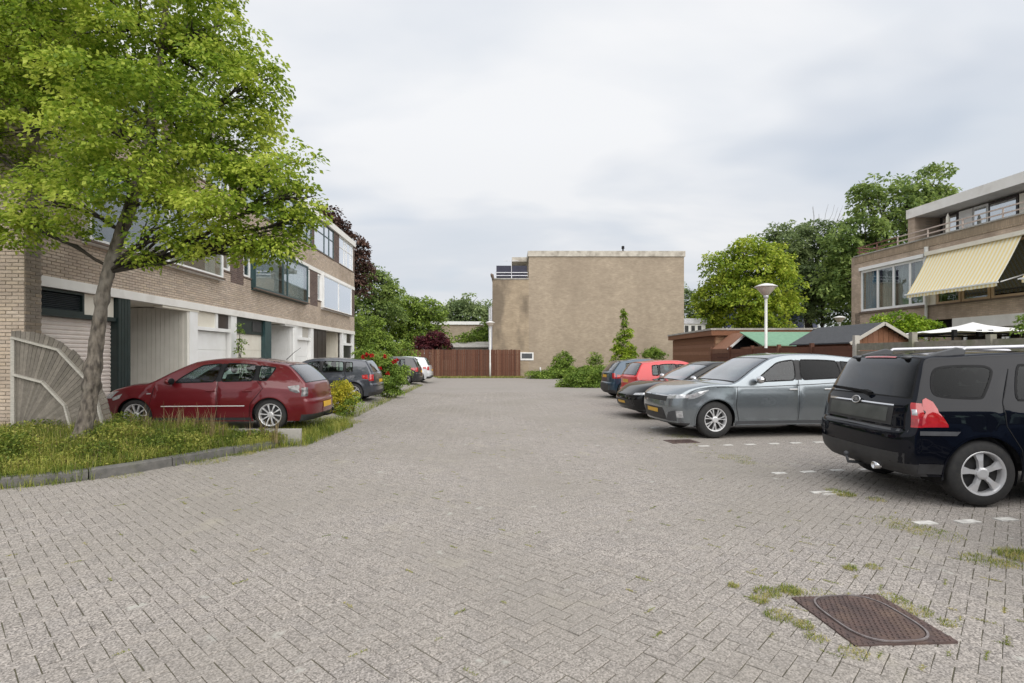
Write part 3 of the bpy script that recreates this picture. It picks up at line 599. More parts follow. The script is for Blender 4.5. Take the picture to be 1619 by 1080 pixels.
for p in tm.v:
    p = Vector(p); q = p*3.1
    d = .008*math.sin(q.x*5+q.z*1.3)*math.sin(q.y*5.1)
    if p.z < 3: d += .028*math.exp(-((p.z-1.42)/.10)**2)*(.3+abs(math.sin(q.x*6+q.y*5)))+.035*math.exp(-((p.z-1.15)/.07)**2)*(1 if p.x < -6.0 else .1)+.016*math.exp(-((p.z-2.45)/.08)**2)
    d += .014*mnoise.fractal(Vector((p.x*16, p.y*16, p.z*5)), .5, 2.1, 5)+.05*max(0, mnoise.noise(Vector((p.x*7+3, p.y*7, p.z*5))))*math.exp(-((p.z-1.35)/.45)**2)
    ax = min(dense, key=lambda c: (c-p).length); w = (p-ax); nv.append(p+w.normalized()*d if w.length > .01 else p)
tm.v = nv; tm.build('trunk', MT['bark'], st, True)
for c, r in lobes:
    c = Vector(c); k = min(range(60, len(dense)), key=lambda i: abs(dense[i].z-(c.z-.55*max(.4, math.hypot(c.x-dense[i].x, c.y-dense[i].y)))) ); s = dense[k]
    m = MB(); m.tube(limb_path(s, c, 6, .07), [max(.012, rad_[k]*.24)*(1-.75*i/6)+.006 for i in range(7)], 7)
    for q in range(7):
        e_ = c+Vector((rnd.uniform(-1, 1), rnd.uniform(-1, 1), rnd.uniform(-.6, .8)))*r*.62; s2 = s.lerp(c, rnd.uniform(.5, .97))
        m.tube(limb_path(s2, e_, 4, .12), [.016*(1-.8*i/4)+.003 for i in range(5)], 5)
    m.build('limb', MT['bark_dark'], st, True)
crown(lobes, 'leaf_street', st, dens=3.8, leaves=115, rad=.27, size=.074, aspect=.62)
P, D = crown_points([(at(225,395,8.0), .28), (at(215,408,8.0), .2), (at(25,362,8.2), .35), (at(500,330,8.1), .22), (at(300,392,8.0), .25)], 1.2, 40, .2)
v, f = leaf_cards('sprig', P, D, nr.uniform(.05, .1, len(P)), .6); obj('twig_leaves', arr_mesh('twig_leaves', v, f), MT['leaf_street'], st)
# ---------------------------------------------------------------- brick laying
def lay(parent, rects, origin, u, n, mat, single=0, bl=.2075, bh=.0625, gap=.0105, proud=.011):
    """running-bond bricks over rectangles (u0,u1,z0,z1); `single` nearest full bricks become objects"""
    O = np.array(origin, float); U = np.array(u, float); Nn = np.array(n, float)
    A = []
    for u0, u1, z0, z1 in rects:
        for r in range(int(round(z0/bh)), int(math.ceil(z1/bh))):
            za = max(r*bh, z0); zb = min(r*bh+bh-gap, z1)
            if zb-za < .02: continue
            k = math.floor(u0/bl)-1
            while True:
                a = (k+(.5 if r % 2 else 0))*bl; b = a+bl-gap; k += 1
                if a > u1: break
                a2 = max(a, u0); b2 = min(b, u1)
                if b2-a2 < .03: continue
                A.append((a2, b2, za, zb, (b-a-b2+a2) < 1e-6 and (zb-za) > bh-gap-1e-6))
    A = np.array(A, float); pos = O+U*((A[:, 0]+A[:, 1])/2)[:, None]; pos[:, 2] += (A[:, 2]+A[:, 3])/2
    dist = np.linalg.norm(pos-np.array([0, 0, EYE]), axis=1)+np.where(A[:, 4] > 0, 0, 100); idx = np.argsort(dist); one = idx[:single]; many = idx[single:]
    def verts(a, b, z0, z1, pr):
        m = len(a); v = np.empty((m, 8, 3)); e = .003
        for q, (uu, zz, dd) in enumerate([(a, z0, 0), (b, z0, 0), (b, z1, 0), (a, z1, 0), (a+e, z0+e, 1), (b-e, z0+e, 1), (b-e, z1-e, 1), (a+e, z1-e, 1)]):
            v[:, q] = O+U*uu[:, None]+Nn*((pr if dd else -.02+0*pr))[:, None]; v[:, q, 2] += zz
        return v
    F = np.array([(4,5,6,7),(0,1,5,4),(1,2,6,5),(2,3,7,6),(3,0,4,7)])
    if len(many):
        B = A[many]; v = verts(B[:, 0], B[:, 1], B[:, 2], B[:, 3], proud+nr.normal(size=len(B))*.0018)
        stuff(obj('brickwork', arr_mesh('brickwork', v.reshape(-1, 3), (np.arange(len(B))[:, None, None]*8+F[None]).reshape(-1, 4)), MT[mat], parent))
    if single:
        h = np.array([-(bl-gap)/2]); O2 = O; O = np.zeros(3)
        v = verts(h, -h, np.array([-(bh-gap)/2]), np.array([(bh-gap)/2]), np.array([proud])); me = arr_mesh('brick', v.reshape(-1, 3), F); me.materials.append(MT[mat]); O = O2
        for i in one:
            o = bpy.data.objects.new('brick', me); o.location = pos[i]+Nn*rnd.gauss(0, .0018); link(o, parent)
def window_x(parent, X, a, b, z0, z1, splits, mat, transom=None, glass='pane', n=1, fw=.06, back=None, name='window', sill=True, tops=()):
    """window in a plane X=const, facing n (+1: +X). back: list of (u0,u1,material) hangings behind the glass"""
    m = MB(); x0, x1 = (X-.05*n, X+.02*n); x0, x1 = min(x0, x1), max(x0, x1)
    us = [a]+list(splits)+[b]
    m.box(x0, x1, a, b, z1-fw, z1).box(x0, x1, a, b, z0, z0+fw)
    m.box(x0, x1, a, a+fw, z0+fw, z1-fw).box(x0, x1, b-fw, b, z0+fw, z1-fw)
    for s in splits: m.box(x0, x1, s-fw/2, s+fw/2, z0+fw, z1-fw)
    w = m.build(name, MT[mat], parent)
    if sill: MB().box(min(X-.04*n, X+.07*n), max(X-.04*n, X+.07*n), a-.03, b+.03, z0-.05, z0-.002).build('sill', MT['trim_brown'], w)
    for i in range(len(us)-1):
        u0 = us[i]+(fw if i == 0 else fw/2); u1 = us[i+1]-(fw if i == len(us)-2 else fw/2); zs = [z0+fw]+([transom] if transom else [])+[z1-fw]
        for j in range(len(zs)-1):
            g = glass if isinstance(glass, str) else glass[i % len(glass)]
            MB().box(X-.018*n if n > 0 else X+.006, X-.006 if n > 0 else X+.018, u0-.003, u1+.003, zs[j]-.003, zs[j+1]+.003).build('pane', MT[g], w)
        if transom: MB().box(x0+.006, x1-.006, u0, u1, transom-.025, transom+.025).build('transom', MT[mat], w)
    for u0, u1, zb, mt in (back or []):
        P = []
        k = max(4, int((u1-u0)/.05))
        for q in range(k+1):
            u_ = u0+(u1-u0)*q/k; dx_ = .025*math.sin(q*1.9)+.01*math.sin(q*4.3) if mt != 'blind' else 0
            P.append([(X-.16*n+dx_, u_, zb), (X-.16*n+dx_, u_, z1)])
        MB().grid(P).build('curtain' if mt != 'blind' else 'blind', MT[mt], w, mt != 'blind')
    return w
pm('trim_brown', (.16,.115,.085), (.12,.09,.07), scale=8, rough=.7)
pm('dark_door', (.03,.022,.022), (.05,.035,.033), scale=5, rough=.4)
pm('roof_felt', (.10,.10,.10), (.14,.14,.135), scale=2, rough=.95)

# ---------------------------------------------------------------- terrace of three houses on the left (facade plane X = -8.2)
FX = -8.2; ZF, ZM, ZR = 3.07, 5.72, 8.43
def box_part(parent, name, mat, *b, bevel=0): return MB().box(*b).build(name, MT[mat], parent, bevel=bevel)
def house(label, a, b, s0, m0, m1, s1, tops, fr, tfr, g0, mdiv, bk, single, glass):
    h = thing('row_house', label, 'house', (0, 0, 0), 0, 'terraced houses on the left')
    A = [(a, b, ZF, 3.92), (a, b, ZM, 6.58)]; Dk = [(a, s0, 3.92, 5.53), (s1, b, 3.92, 5.53)]
    if s0 < m0: A.append((s0, m0, 3.92, 4.20))
    if s1 > m1: A.append((m1, s1, 3.92, 4.20))
    if s0 == m0: A.append((a, s0, 3.92, 5.53)); Dk = Dk[1:]
    u = a
    for t0, t1 in tops: Dk.append((u, t0, 6.58, 8.12)); u = t1
    Dk.append((u, b, 6.58, 8.12))
    wl = MB()
    for r in A+Dk:
        if r[1]-r[0] > .02: wl.box(FX-.25, FX, r[0], r[1], r[2], r[3])
    wl.build('wall', MT['mortar'], h)
    lay(h, A, (FX, 0, 0), (0, 1, 0), (1, 0, 0), 'brick', single)
    dk = [r for r in Dk if r[1]-r[0] > .06]
    if dk: lay(h, dk, (FX, 0, 0), (0, 1, 0), (1, 0, 0), 'brick_dark')
    box_part(h, 'fascia', 'fascia', FX-.1, FX+.05, a, b, 2.88, ZF)
    box_part(h, 'middle_fascia', 'fascia', FX-.1, FX+.04, a, b, 5.54, ZM)
    box_part(h, 'roof_fascia', 'fascia', FX-.1, FX+.10, a, b, 8.13, ZR)
    box_part(h, 'roof', 'roof_felt', -17, FX-.1, a, b, 8.13, ZR-.03)
    box_part(h, 'upper_interior', 'room', -17, FX-.75, a+.01, b-.01, 3.08, 8.12)
    box_part(h, 'lower_interior', 'room', -17, FX-2.3, a+.01, b-.01, .1, 3.04)
    box_part(h, 'soffit', 'cream_paint', FX-2.3, FX-.1, a, b, 2.92, 3.05)
    for z in (5.545, 3.07): box_part(h, 'floor_slab', 'room', FX-.75, FX-.26, a, b, z, z+.15)
    # bay window of the first floor and its side lights
    window_x(h, FX+.13, m0, m1, 3.94, 5.52, mdiv, fr, glass=glass, back=bk)
    bay = MB()
    for z in (3.90, 5.53): bay.box(FX-.05, FX+.16, m0-.02, m1+.02, z-.03, z+.01)
    bay.box(FX-.05, FX+.12, m0-.025, m0, 3.94, 5.5).box(FX-.05, FX+.12, m1, m1+.025, 3.94, 5.5); bay.build('bay_case', MT[fr], h)
    if s0 < m0: window_x(h, FX-.03, s0, m0-.03, 4.25, 5.5, [], 'white_paint', fw=.075)
    if s1 > m1: window_x(h, FX-.03, m1+.03, s1, 4.25, 5.5, [], 'white_paint', fw=.075)
    for i, (t0, t1) in enumerate(tops):
        w_ = t1-t0; window_x(h, FX-.03, t0, t1, 6.62, 8.12, [t0+w_*.36, t0+w_*.52, t0+w_*.82] if i else [t0+w_*.5, t0+w_*.75], tfr[i], transom=7.55, glass=glass, fw=.055, back=[(t0+.1, t1-.1, 6.65, 'blind')])
    return h
def sect_door(h, y0, y1, z1, mat, n=4, X=FX-.14, rib=False):
    d = MB().box(X-.04, X-.012, y0, y1, .13, z1).build('garage_door', MT[mat], h)
    st = (z1-.13)/n
    if rib:
        me = None
        for k in range(n):
            z = .13+k*st; o = MB().add([(X-.012,y0,z),(X+.006,y0,z+st*.25),(X+.008,y0,z+st*.7),(X-.012,y0,z+st*.97),(X-.012,y1,z),(X+.006,y1,z+st*.25),(X+.008,y1,z+st*.7),(X-.012,y1,z+st*.97)], [(0,4,5,1),(1,5,6,2),(2,6,7,3),(0,1,2,3),(4,7,6,5)])
            o.build('slat', MT[mat], d)
    else:
        for k in range(n): box_part(d, 'panel', mat, X-.012, X+.004, y0, y1, .13+k*st+.006, .13+(k+1)*st-.006, bevel=.004)
    return d
def louvre(h, y0, y1, z0, z1, mat, n):
    f_ = MB().box(FX-.16,FX-.02,y0,y0+.05,z0,z1).box(FX-.16,FX-.02,y1-.05,y1,z0,z1).box(FX-.16,FX-.02,y0+.05,y1-.05,z0,z0+.05).box(FX-.16,FX-.02,y0+.05,y1-.05,z1-.05,z1).build('vent', MT[mat], h)
    box_part(f_, 'backing', 'black_paint', FX-.16, FX-.14, y0+.05, y1-.05, z0+.05, z1-.05)
    for k in range(n):
        z = z0+.06+(z1-z0-.12)*k/n; MB().bar((FX-.09, y0+.05, z+.02), (FX-.09, y1-.05, z+.02), .06, .008, up=(.6,0,1)).build('slat', MT['louvre'], f_)
pm('louvre', (.06,.07,.075), (.045,.055,.06), scale=8, rough=.4)
def boards(h, y, x0, x1, z0, z1, mat, w=.12):
    n = int((x1-x0)/w)
    for k in range(n): box_part(h, 'board', mat, x0+k*w+.004, x0+(k+1)*w-.004, y, y+.03, z0, z1)
    box_part(h, 'porch_wall', mat, x0, x1, y+.012, y+.1, z0, z1)
def porch(h, y0, y1, wm):
    boards(h, y1-.1, FX-2.28, FX-.02, .13, 2.9, wm)
    d = MB().box(FX-2.28, FX-2.24, y0+.3, y0+1.25, .13, 2.3).build('front_door', MT['dark_green'], h)
    box_part(d, 'door_pane', 'pane', FX-2.24, FX-2.232, y0+.45, y0+1.1, 1.2, 2.1)
    MB().box(FX-2.24, FX-2.20, y0+1.14, y0+1.18, 1.0, 1.14).build('handle', MT['metal_pale'], d)
    box_part(h, 'porch_wall', wm, FX-2.2, FX-.3, y0-.1, y0-.02, .13, 2.9)
B_ = lambda *r: list(r)
h1 = house('tan brick end house behind the street tree with beige roller garage door', 9.88, 17.9, 11.25, 11.25, 16.72, 17.46, [(11.0,13.9),(14.4,17.4)], 'white_paint', ('white_paint','white_paint'), None, [13.95], [(14.3,14.9,3.96,'curtain'),(16.0,16.6,3.96,'curtain')], 300, 'pane')
h2 = house('middle tan brick house with large dark green framed bay window', 17.9, 25.52, 18.38, 18.95, 24.34, 25.01, [(18.5,21.4),(21.9,25.3)], 'teal_frame', ('teal_frame','teal_frame'), None, [21.5,21.95], [(19.02,21.48,3.98,'blind'),(21.98,24.3,3.98,'blind')], 0, ['pane'])
h3 = house('far tan brick end house with white framed windows near the rose bush', 25.52, 33.0, 26.09, 26.6, 31.85, 32.49, [(25.62,28.8),(29.75,32.75)], 'white_paint', ('teal_frame','white_paint'), None, [29.2], [], 0, ['pane_sky'])
# end gable towards the camera: a projecting wall
gb = MB().box(-17, -7.9, 9.54, 9.88, -.05, 8.95).build('gable_wall', MT['mortar'], h1)
lay(gb, [(-17, -7.9, 0, 8.95)], (0, 9.54, 0), (1, 0, 0), (0, -1, 0), 'brick', 300)
lay(gb, [(9.54, 9.88, 0, 8.95)], (-7.9, 0, 0), (0, 1, 0), (1, 0, 0), 'brick_shaded_dirty', 0)
box_part(h1, 'gable_coping', 'concrete', -17, -7.87, 9.50, 9.92, 8.952, 9.03)
lay(h3, [(-17, -8.2, 0, 8.1)], (0, 33.06, 0), (1, 0, 0), (0, 1, 0), 'brick', 0)
box_part(h3, 'end_wall', 'mortar', -17, FX, 33.0, 33.06, 0, 8.13)
# ground floor of the near house
louvre(h1, 9.9, 11.34, 2.44, 2.87, 'dark_green', 9)
box_part(h1, 'panel', 'cream_paint', FX-.16, FX-.06, 11.34, 12.25, 2.44, 2.87)
box_part(h1, 'lintel', 'dark_green', FX-.2, FX-.01, 9.9, 12.27, 2.355, 2.44)
sect_door(h1, 9.9, 12.27, 2.36, 'roller', 26, rib=True)
gpost = box_part(h1, 'post', 'dark_green', FX-.35, FX+.01, 12.27, 12.69, .1, 2.9)
for k in range(4): box_part(gpost, 'board', 'dark_green', FX+.012, FX+.024, 12.28+k*.103, 12.28+k*.103+.092, .12, 2.88)
porch(h1, 12.69, 15.15, 'porch_wall')
box_part(h1, 'post', 'white_paint', FX-.2, FX+.01, 15.15, 15.55, .1, 2.88)
box_part(h1, 'soffit_board', 'cream_paint', FX-.2, FX+.02, 13.9, 15.6, 2.82, 2.878)
sect_door(h1, 15.6, 17.45, 2.33, 'white_paint', 4)
box_part(h1, 'lintel', 'white_paint', FX-.2, FX-.01, 15.55, 17.5, 2.34, 2.44)
box_part(h1, 'panel', 'cream_paint', FX-.16, FX-.06, 15.55, 16.65, 2.44, 2.87)
box_part(h1, 'mullion', 'white_paint', FX-.2, FX-.01, 16.6, 16.72, 2.44, 2.87)
box_part(h1, 'vent_window', 'dark_door', FX-.16, FX-.08, 16.72, 17.5, 2.44, 2.87)
box_part(h1, 'post', 'white_paint', FX-.2, FX+.01, 17.5, 17.88, .1, 2.88)
# middle house
box_part(h2, 'panel', 'dark_green', FX-.16, FX-.07, 17.92, 20.1, 2.36, 2.88)
box_part(h2, 'vent_window', 'room', FX-.07, FX-.05, 19.2, 19.9, 2.45, 2.8)
sect_door(h2, 17.95, 20.1, 2.36, 'cream_paint', 4)
box_part(h2, 'post', 'teal_frame', FX-.3, FX+.01, 20.1, 20.65, .1, 2.9)
porch(h2, 20.65, 23.05, 'white_paint')
box_part(h2, 'post', 'white_paint', FX-.2, FX+.01, 23.05, 23.4, .1, 2.88)
box_part(h2, 'soffit_board', 'white_paint', FX-.2, FX+.02, 22.0, 23.5, 2.82, 2.878)
sect_door(h2, 23.42, 25.1, 2.3, 'white_paint', 3)
box_part(h2, 'lintel', 'white_paint', FX-.2, FX-.01, 23.4, 25.15, 2.3, 2.42)
box_part(h2, 'panel', 'white_paint', FX-.16, FX-.06, 23.4, 24.2, 2.42, 2.88)
box_part(h2, 'vent_window', 'wood_pale', FX-.16, FX-.07, 24.25, 25.0, 2.42, 2.88)
box_part(h2, 'post', 'white_paint', FX-.2, FX+.01, 25.12, 25.5, .1, 2.88)
# far house
d = box_part(h3, 'garage_door', 'dark_door', FX-.16, FX-.1, 25.6, 27.8, .13, 2.88)
for k in range(3): box_part(d, 'panel', 'dark_door', FX-.1, FX-.085, 25.65+k*.72, 25.65+k*.72+.66, .2, 2.8)
porch(h3, 27.95, 30.4, 'cream_paint')
box_part(h3, 'post', 'white_paint', FX-.2, FX+.01, 30.3, 30.6, .1, 2.88)
box_part(h3, 'garage_door', 'black_paint', FX-.2, FX-.1, 30.6, 32.8, .13, 2.2)
box_part(h3, 'lintel', 'white_paint', FX-.2, FX-.01, 30.6, 32.8, 2.2, 2.34)
box_part(h3, 'panel', 'white_paint', FX-.16, FX-.06, 30.6, 31.5, 2.34, 2.88)
box_part(h3, 'vent_window', 'dark_door', FX-.16, FX-.08, 31.5, 32.5, 2.34, 2.88)
box_part(h3, 'post', 'white_paint', FX-.2, FX+.01, 32.6, 32.95, .1, 2.88)

# fan-shaped picket screen beside the gable
ff = thing('fan_fence', 'fan shaped screen of grey radiating slats with pale rails beside the tree', 'fence', (-7.83, 9.3, .15)); ff.scale = (.84, 1, .98)
hub = Vector((.0, 0, .05)); Rr = 1.86
for k in range(31):
    a = R(92-k*2.93); d = Vector((math.cos(a), 0, math.sin(a))); p = hub+d*.14; q = hub+d*(Rr+rnd.uniform(-.015,.015))
    o = MB(); t = Vector((-d.z, 0, d.x)); w0, w1 = .006, .043
    o.add([p-t*w0, p+t*w0, q+t*w1, q-t*w1, *[x+Vector((0,.016,0)) for x in (p-t*w0, p+t*w0, q+t*w1, q-t*w1)]], [(0,1,2,3),(7,6,5,4),(0,4,5,1),(1,5,6,2),(2,6,7,3),(3,7,4,0)])
    o.build('slat', MT['wood_grey'], ff)
for rad2 in (1.74, 1.12):
    for k in range(3):
        a0, a1 = R(92-k*30), R(92-(k+1)*30); p = hub+Vector((math.cos(a0), 0, math.sin(a0)))*rad2; q = hub+Vector((math.cos(a1), 0, math.sin(a1)))*rad2
        MB().bar(p+Vector((0,-.02,0)), q+Vector((0,-.02,0)), .035, .075, up=(0,1,0)).build('rail', MT['wood_pale'], ff)
box_part(ff, 'post', 'wood_pale', -.09, -.02, -.03, .04, -.2, 1.78)

# ---------------------------------------------------------------- brick block closing the street
eb = thing('apartment_block', 'tall blank tan brick end wall closing the street', 'building', (0.12, 41.53, 0), R(-1.9))
EW = 14.65; ER = 9.62
MB().box(2.78, EW, 0, 10, 0, 9.2).build('wall', MT['brick_end'], eb)
MB().box(0, 2.779, 0, 10, 0, 7.45).build('low_wall', MT['brick_sooty'], eb)
MB().box(2.70, EW+.08, -.08, 10.1, 9.2, ER).build('roof_fascia', MT['stone_weathered'] if 'stone_weathered' in MT else pm('stone_weathered', (.58,.54,.47), (.44,.40,.34), scale=3, rough=.9, c3=(.25,.22,.18), s3=1.8, lo3=.5, hi3=.72), eb)
box_part(eb, 'terrace_coping', 'concrete', -.05, 2.78, -.05, 10, 7.45, 7.54)
box_part(eb, 'overhang', 'stone_weathered', 1.5, 2.70, 2.5, 10.1, 9.25, ER-.02)
rl = MB()
for z in (7.75, 7.98): rl.bar((.25,.05,z),(2.7,.05,z),.04,.06)
for x in (.27, 1.45): rl.bar((x,.05,7.5),(x,.05,8.05 if x < 1 else 8.75),.04,.04)
rl.build('railing', MT['metal_pale'], eb)
for x in (.3, 1.5): box_part(eb, 'privacy_screen', 'screen_dark', x, x+1.14, .12, .15, 7.56, 8.52)
MB().bar((.85,.05,8.87),(2.0,.05,8.87),.03,.03).bar((1.45,.05,8.5),(1.45,.05,8.87),.03,.03).build('aerial', MT['metal_pale'], eb)
MB().tube([(EW-4.55,.6,ER),(EW-4.55,.6,ER+.42)], [.06,.06], 10).tube([(EW-4.55,.6,ER+.3),(EW-4.55,.6,ER+.5)], [.12,.1], 10).build('roof_vent', MT['trim'], eb)
wv = MB().box(2.14, 3.14, -.045, -.005, 1.28, 1.88).build('window', MT['white_paint'], eb)
box_part(wv, 'pane', 'pane_dark' if 'pane_dark' in MT else (pm('pane_dark', (.05,.055,.06), (.08,.085,.09), scale=2, rough=.08, coat=1), 'pane_dark')[1], 2.24, 3.04, -.062, -.05, 1.42, 1.80)
bx = MB().box(-.16,-.02,.1,9,.3,5.4).build('side_bay', MT['metal_pale'], eb)
MB().tube([(-.24,.1,0),(-.24,.1,5.3)], [.05,.05], 8).build('downpipe', MT['metal_pale'], eb)
for z in (2.3, 4.6): box_part(bx, 'window_strip', 'pane_dark', -.175, -.161, .3, 8.5, z-.6, min(z+.4, 5.3))
MB().tube([(.05,-.1,7.5),(-.02,-.15,7.75),(-.1,-.1,7.85)], [.1,.13,.06], 8).build('plant_pot', MT['trim_brown'], eb)
box_part(eb, 'vent_pipe', 'white_paint', 3.6, 3.7, -.2, -.1, 0, .75)

# low brick outbuilding far behind the fence
ob = thing('far_building', 'low brick building with white roof edge behind the far fence', 'building', (-6.6, 60, 0))
MB().box(0, 5.6, 0, 7, 0, 5.05).build('wall', MT['brick_end'], ob); MB().box(-.15, 5.8, -.15, 7.1, 5.052, 5.4).build('roof_edge', MT['white_paint'], ob)
for k in range(2): box_part(ob, 'window', 'pane_dark', 1+k*2.2, 2.4+k*2.2, -.03, .05, 1.2, 2.6)
oa = thing('grey_shed', 'pale grey shed roof showing above the far fence', 'shed', (-3.2, 44.5, 0))
MB().box(0, 3.0, 0, 3, 0, 2.3).build('wall', MT['wood_grey'], oa); MB().prism([(-.15,-.15,2.3),(3.15,-.15,2.3),(3.15,1.5,2.75),(-.15,1.5,2.75)], (0,0,.06)).build('roof', MT['concrete'], oa)

# ---------------------------------------------------------------- house block on the right (facade runs along local Y, street side is -X)
rb = thing('balcony_house', 'right brick house block with roof terrace and white framed windows', 'house', (17.27, 25.15, 0), R(2.06))
Y1 = -16.
MB().box(0,.3,Y1,0,3.02,3.62).box(0,.3,Y1,0,0,.9).box(0,.3,-.33,0,.9,6.28).box(0,.3,-5.3,-.33,.9,2.62).box(0,9,0,.25,0,6.28).box(0,.3,Y1,-.33,5.72,5.95).build('wall', MT['brick_right'], rb)
MB().box(-.02,.28,Y1,.02,5.955,6.28).build('parapet', MT['brick_stack'], rb)
box_part(rb, 'parapet_coping', 'concrete', -.05, .32, Y1, .05, 6.28, 6.33)
box_part(rb, 'interior', 'room', .9, 9, Y1, 0, 0, 6.2)
box_part(rb, 'terrace_floor', 'roof_felt', .3, 9, Y1, 0, 6.2, 6.22)
box_part(rb, 'lower_fascia', 'fascia', -.08, .3, Y1, -5.3, 2.62, 3.02)
box_part(rb, 'window_head', 'white_paint', -.06, .3, -3.95, -.31, 5.57, 5.715)
wr = window_x(rb, .06, -3.93, -.33, 3.67, 5.565, [-3.18,-2.29,-1.37], 'white_paint', n=-1, fw=.10, back=[(-1.25,-.45,3.7,'curtain_blue'),(-2.2,-1.45,3.7,'curtain_dim'),(-3.1,-2.35,3.7,'curtain_dim'),(-3.9,-3.25,3.7,'curtain_dim')]) if pm('curtain_dim', (.50,.50,.45), (.30,.30,.27), scale=9, rough=.9, stretch=(2, 2, .05)) else None
pm('wood_frame', (.52,.38,.24), (.45,.32,.20), scale=5, rough=.5)
wf = window_x(rb, .06, -15.5, -4.35, 3.67, 5.55, [-6.9,-8.1,-9.5,-11,-12.5,-14,-5.4], 'wood_frame', n=-1, fw=.09) if False else None
us = [-4.45,-5.55,-6.7,-8.0,-9.6,-11.2,-12.8,-14.4,-15.8]
for i in range(len(us)-1): window_x(rb, .06, us[i+1]+.02, us[i]-.02, 3.62, 5.55, [], 'wood_frame', n=-1, fw=.09, sill=False)
box_part(rb, 'infill_panel', 'cream_paint', .02, .3, -4.46, -3.94, 3.62, 5.565)
box_part(rb, 'window_sill', 'trim_brown', -.06, .1, Y1, -.3, 3.57, 3.619)
MB().tube([(-.07,-4.12,0),(-.07,-4.12,5.7)], [.055,.055], 10).tube([(-.07,-4.12,5.6),(-.07,-4.12,5.95)], [.075,.075], 10).build('downpipe', MT['lamp_metal'], rb)
box_part(rb, 'awning_box', 'cream_paint', -.22, -.02, Y1, -4.2, 5.57, 5.72)
# ground floor glazing
for i in range(6): window_x(rb, .06, -7.2-1.6*i, -5.65-1.6*i, .95, 2.6, [], 'white_paint', n=-1, fw=.09, sill=False)
# set-back top floor
box_part(rb, 'top_wall', 'brick_right', 2.35, 9, -.75, -.36, 6.22, 8.04)
MB().box(2.28, 9, -16, -.33, 8.04, 8.46).build('roof_slab', MT['fascia'], rb)
box_part(rb, 'top_interior', 'room', 3.6, 9, -16, -.76, 6.22, 8.03)
tw = [(-1.25,-2.05,'dark_door'),(-2.1,-2.75,'white_paint'),(-2.8,-3.45,'blind'),(-3.5,-4.7,'dark_door'),(-4.75,-5.2,'cream_paint'),(-5.3,-7.2,'blind'),(-7.3,-9,'dark_door')]
for a, b, mt in tw: box_part(rb, 'terrace_door', mt, 3.25, 3.32, b, a, 6.25, 7.95)
for a, b, mt in tw: 
    if mt in ('dark_door', 'blind'): box_part(rb, 'door_pane', 'pane_sky', 3.23, 3.248, b+.07, a-.07, 6.4, 7.85)
rl = MB(); rl2 = MB()
for z in (6.52, 6.72): rl.bar((.15,-16,z),(.15,-2.4,z),.035,.045); rl2.bar((.15,-2.4,z),(.15,.05,z),.035,.045); rl2.bar((.15,.05,z),(3,.05,z),.035,.045)
for k in range(8): rl.bar((.15,-2.4-1.55*k,6.3),(.15,-2.4-1.55*k,6.74),.04,.04)
for k in range(2): rl2.bar((.15,-.1-1.1*k,6.3),(.15,-.1-1.1*k,6.74),.04,.04)
pm('rail_cream', (.55,.46,.40), (.45,.36,.31), scale=8, rough=.6)
rl.build('terrace_railing', MT['rail_cream'], rb); o = rl2.build('terrace_railing', MT['rail_rust'], rb); o['label'] = 'rusty red stretch of railing'
MB().tube([(2.5,-2.35,6.22),(2.5,-2.35,6.6),(2.5,-2.35,7.6),(2.5,-2.35,7.8)], [.03,.09,.07,.02], 10).build('folded_parasol', MT['cream_paint'], rb)
# striped awning
m, t, p, N_, L_ = nodes('awning'); p.inputs['Roughness'].default_value = .85
tcn = N_('ShaderNodeTexCoord'); wv_ = N_('ShaderNodeTexWave'); wv_.bands_direction = 'Y'; wv_.inputs['Scale'].default_value = 2.1; wv_.inputs['Distortion'].default_value = 0; L_(tcn.outputs['Object'], wv_.inputs[0])
rp = N_('ShaderNodeValToRGB'); rp.color_ramp.elements[0].position = .42; rp.color_ramp.elements[0].color = (.93,.885,.73,1); rp.color_ramp.elements[1].position = .5; rp.color_ramp.elements[1].color = (.90,.73,.36,1); L_(wv_.outputs[0], rp.inputs[0]); L_(rp.outputs[0], p.inputs['Base Color'])
trn = N_('ShaderNodeBsdfTranslucent'); L_(rp.outputs[0], trn.inputs[0]); mxn = N_('ShaderNodeMixShader'); mxn.inputs[0].default_value = .15; L_(p.outputs[0], mxn.inputs[1]); L_(trn.outputs[0], mxn.inputs[2]); L_(mxn.outputs[0], t.nodes['Material Output'].inputs[0]); MT['awning'] = m
def awning(label, y0, y1, out_, z1):
    a = thing('awning', label, 'awning', (17.27, 25.15, 0), R(2.06), 'striped awnings on the right house')
    P = []
    for k in range(13):
        u_ = k/12; sag = -.05*math.sin(u_*math.pi)
        P.append([(-.1-(out_-.1)*u_, y0+(y1-y0)*j/20, 5.60+(z1-5.60)*u_+sag+.008*math.sin(j*1.3)) for j in range(21)])
    g_ = MB().grid(P); g_.build('fabric', MT['awning'], a, True)
    v_ = MB().grid([[(-out_-.005, y0+(y1-y0)*j/20, z1-.005-.12*k-.015*abs(math.sin(j*1.57))*k) for j in range(21)] for k in range(2)]); v_.build('valance', MT['awning'], a)
    MB().bar((-out_,y0-.03,z1),(-out_,y1+.03,z1),.05,.05).build('front_bar', MT['white_paint'], a)
    for y in (y0-.12, y1+.12): MB().bar((-.05,y,4.3),(-out_,y,z1),.035,.035).build('arm', MT['white_paint'], a)
awning('extended yellow and white striped awning above the wooden window frames', -7.95, -4.25, 1.0, 4.02)
awning('striped awning at the right edge of the photo, next along the facade', -12.6, -8.75, 1.0, 4.02)
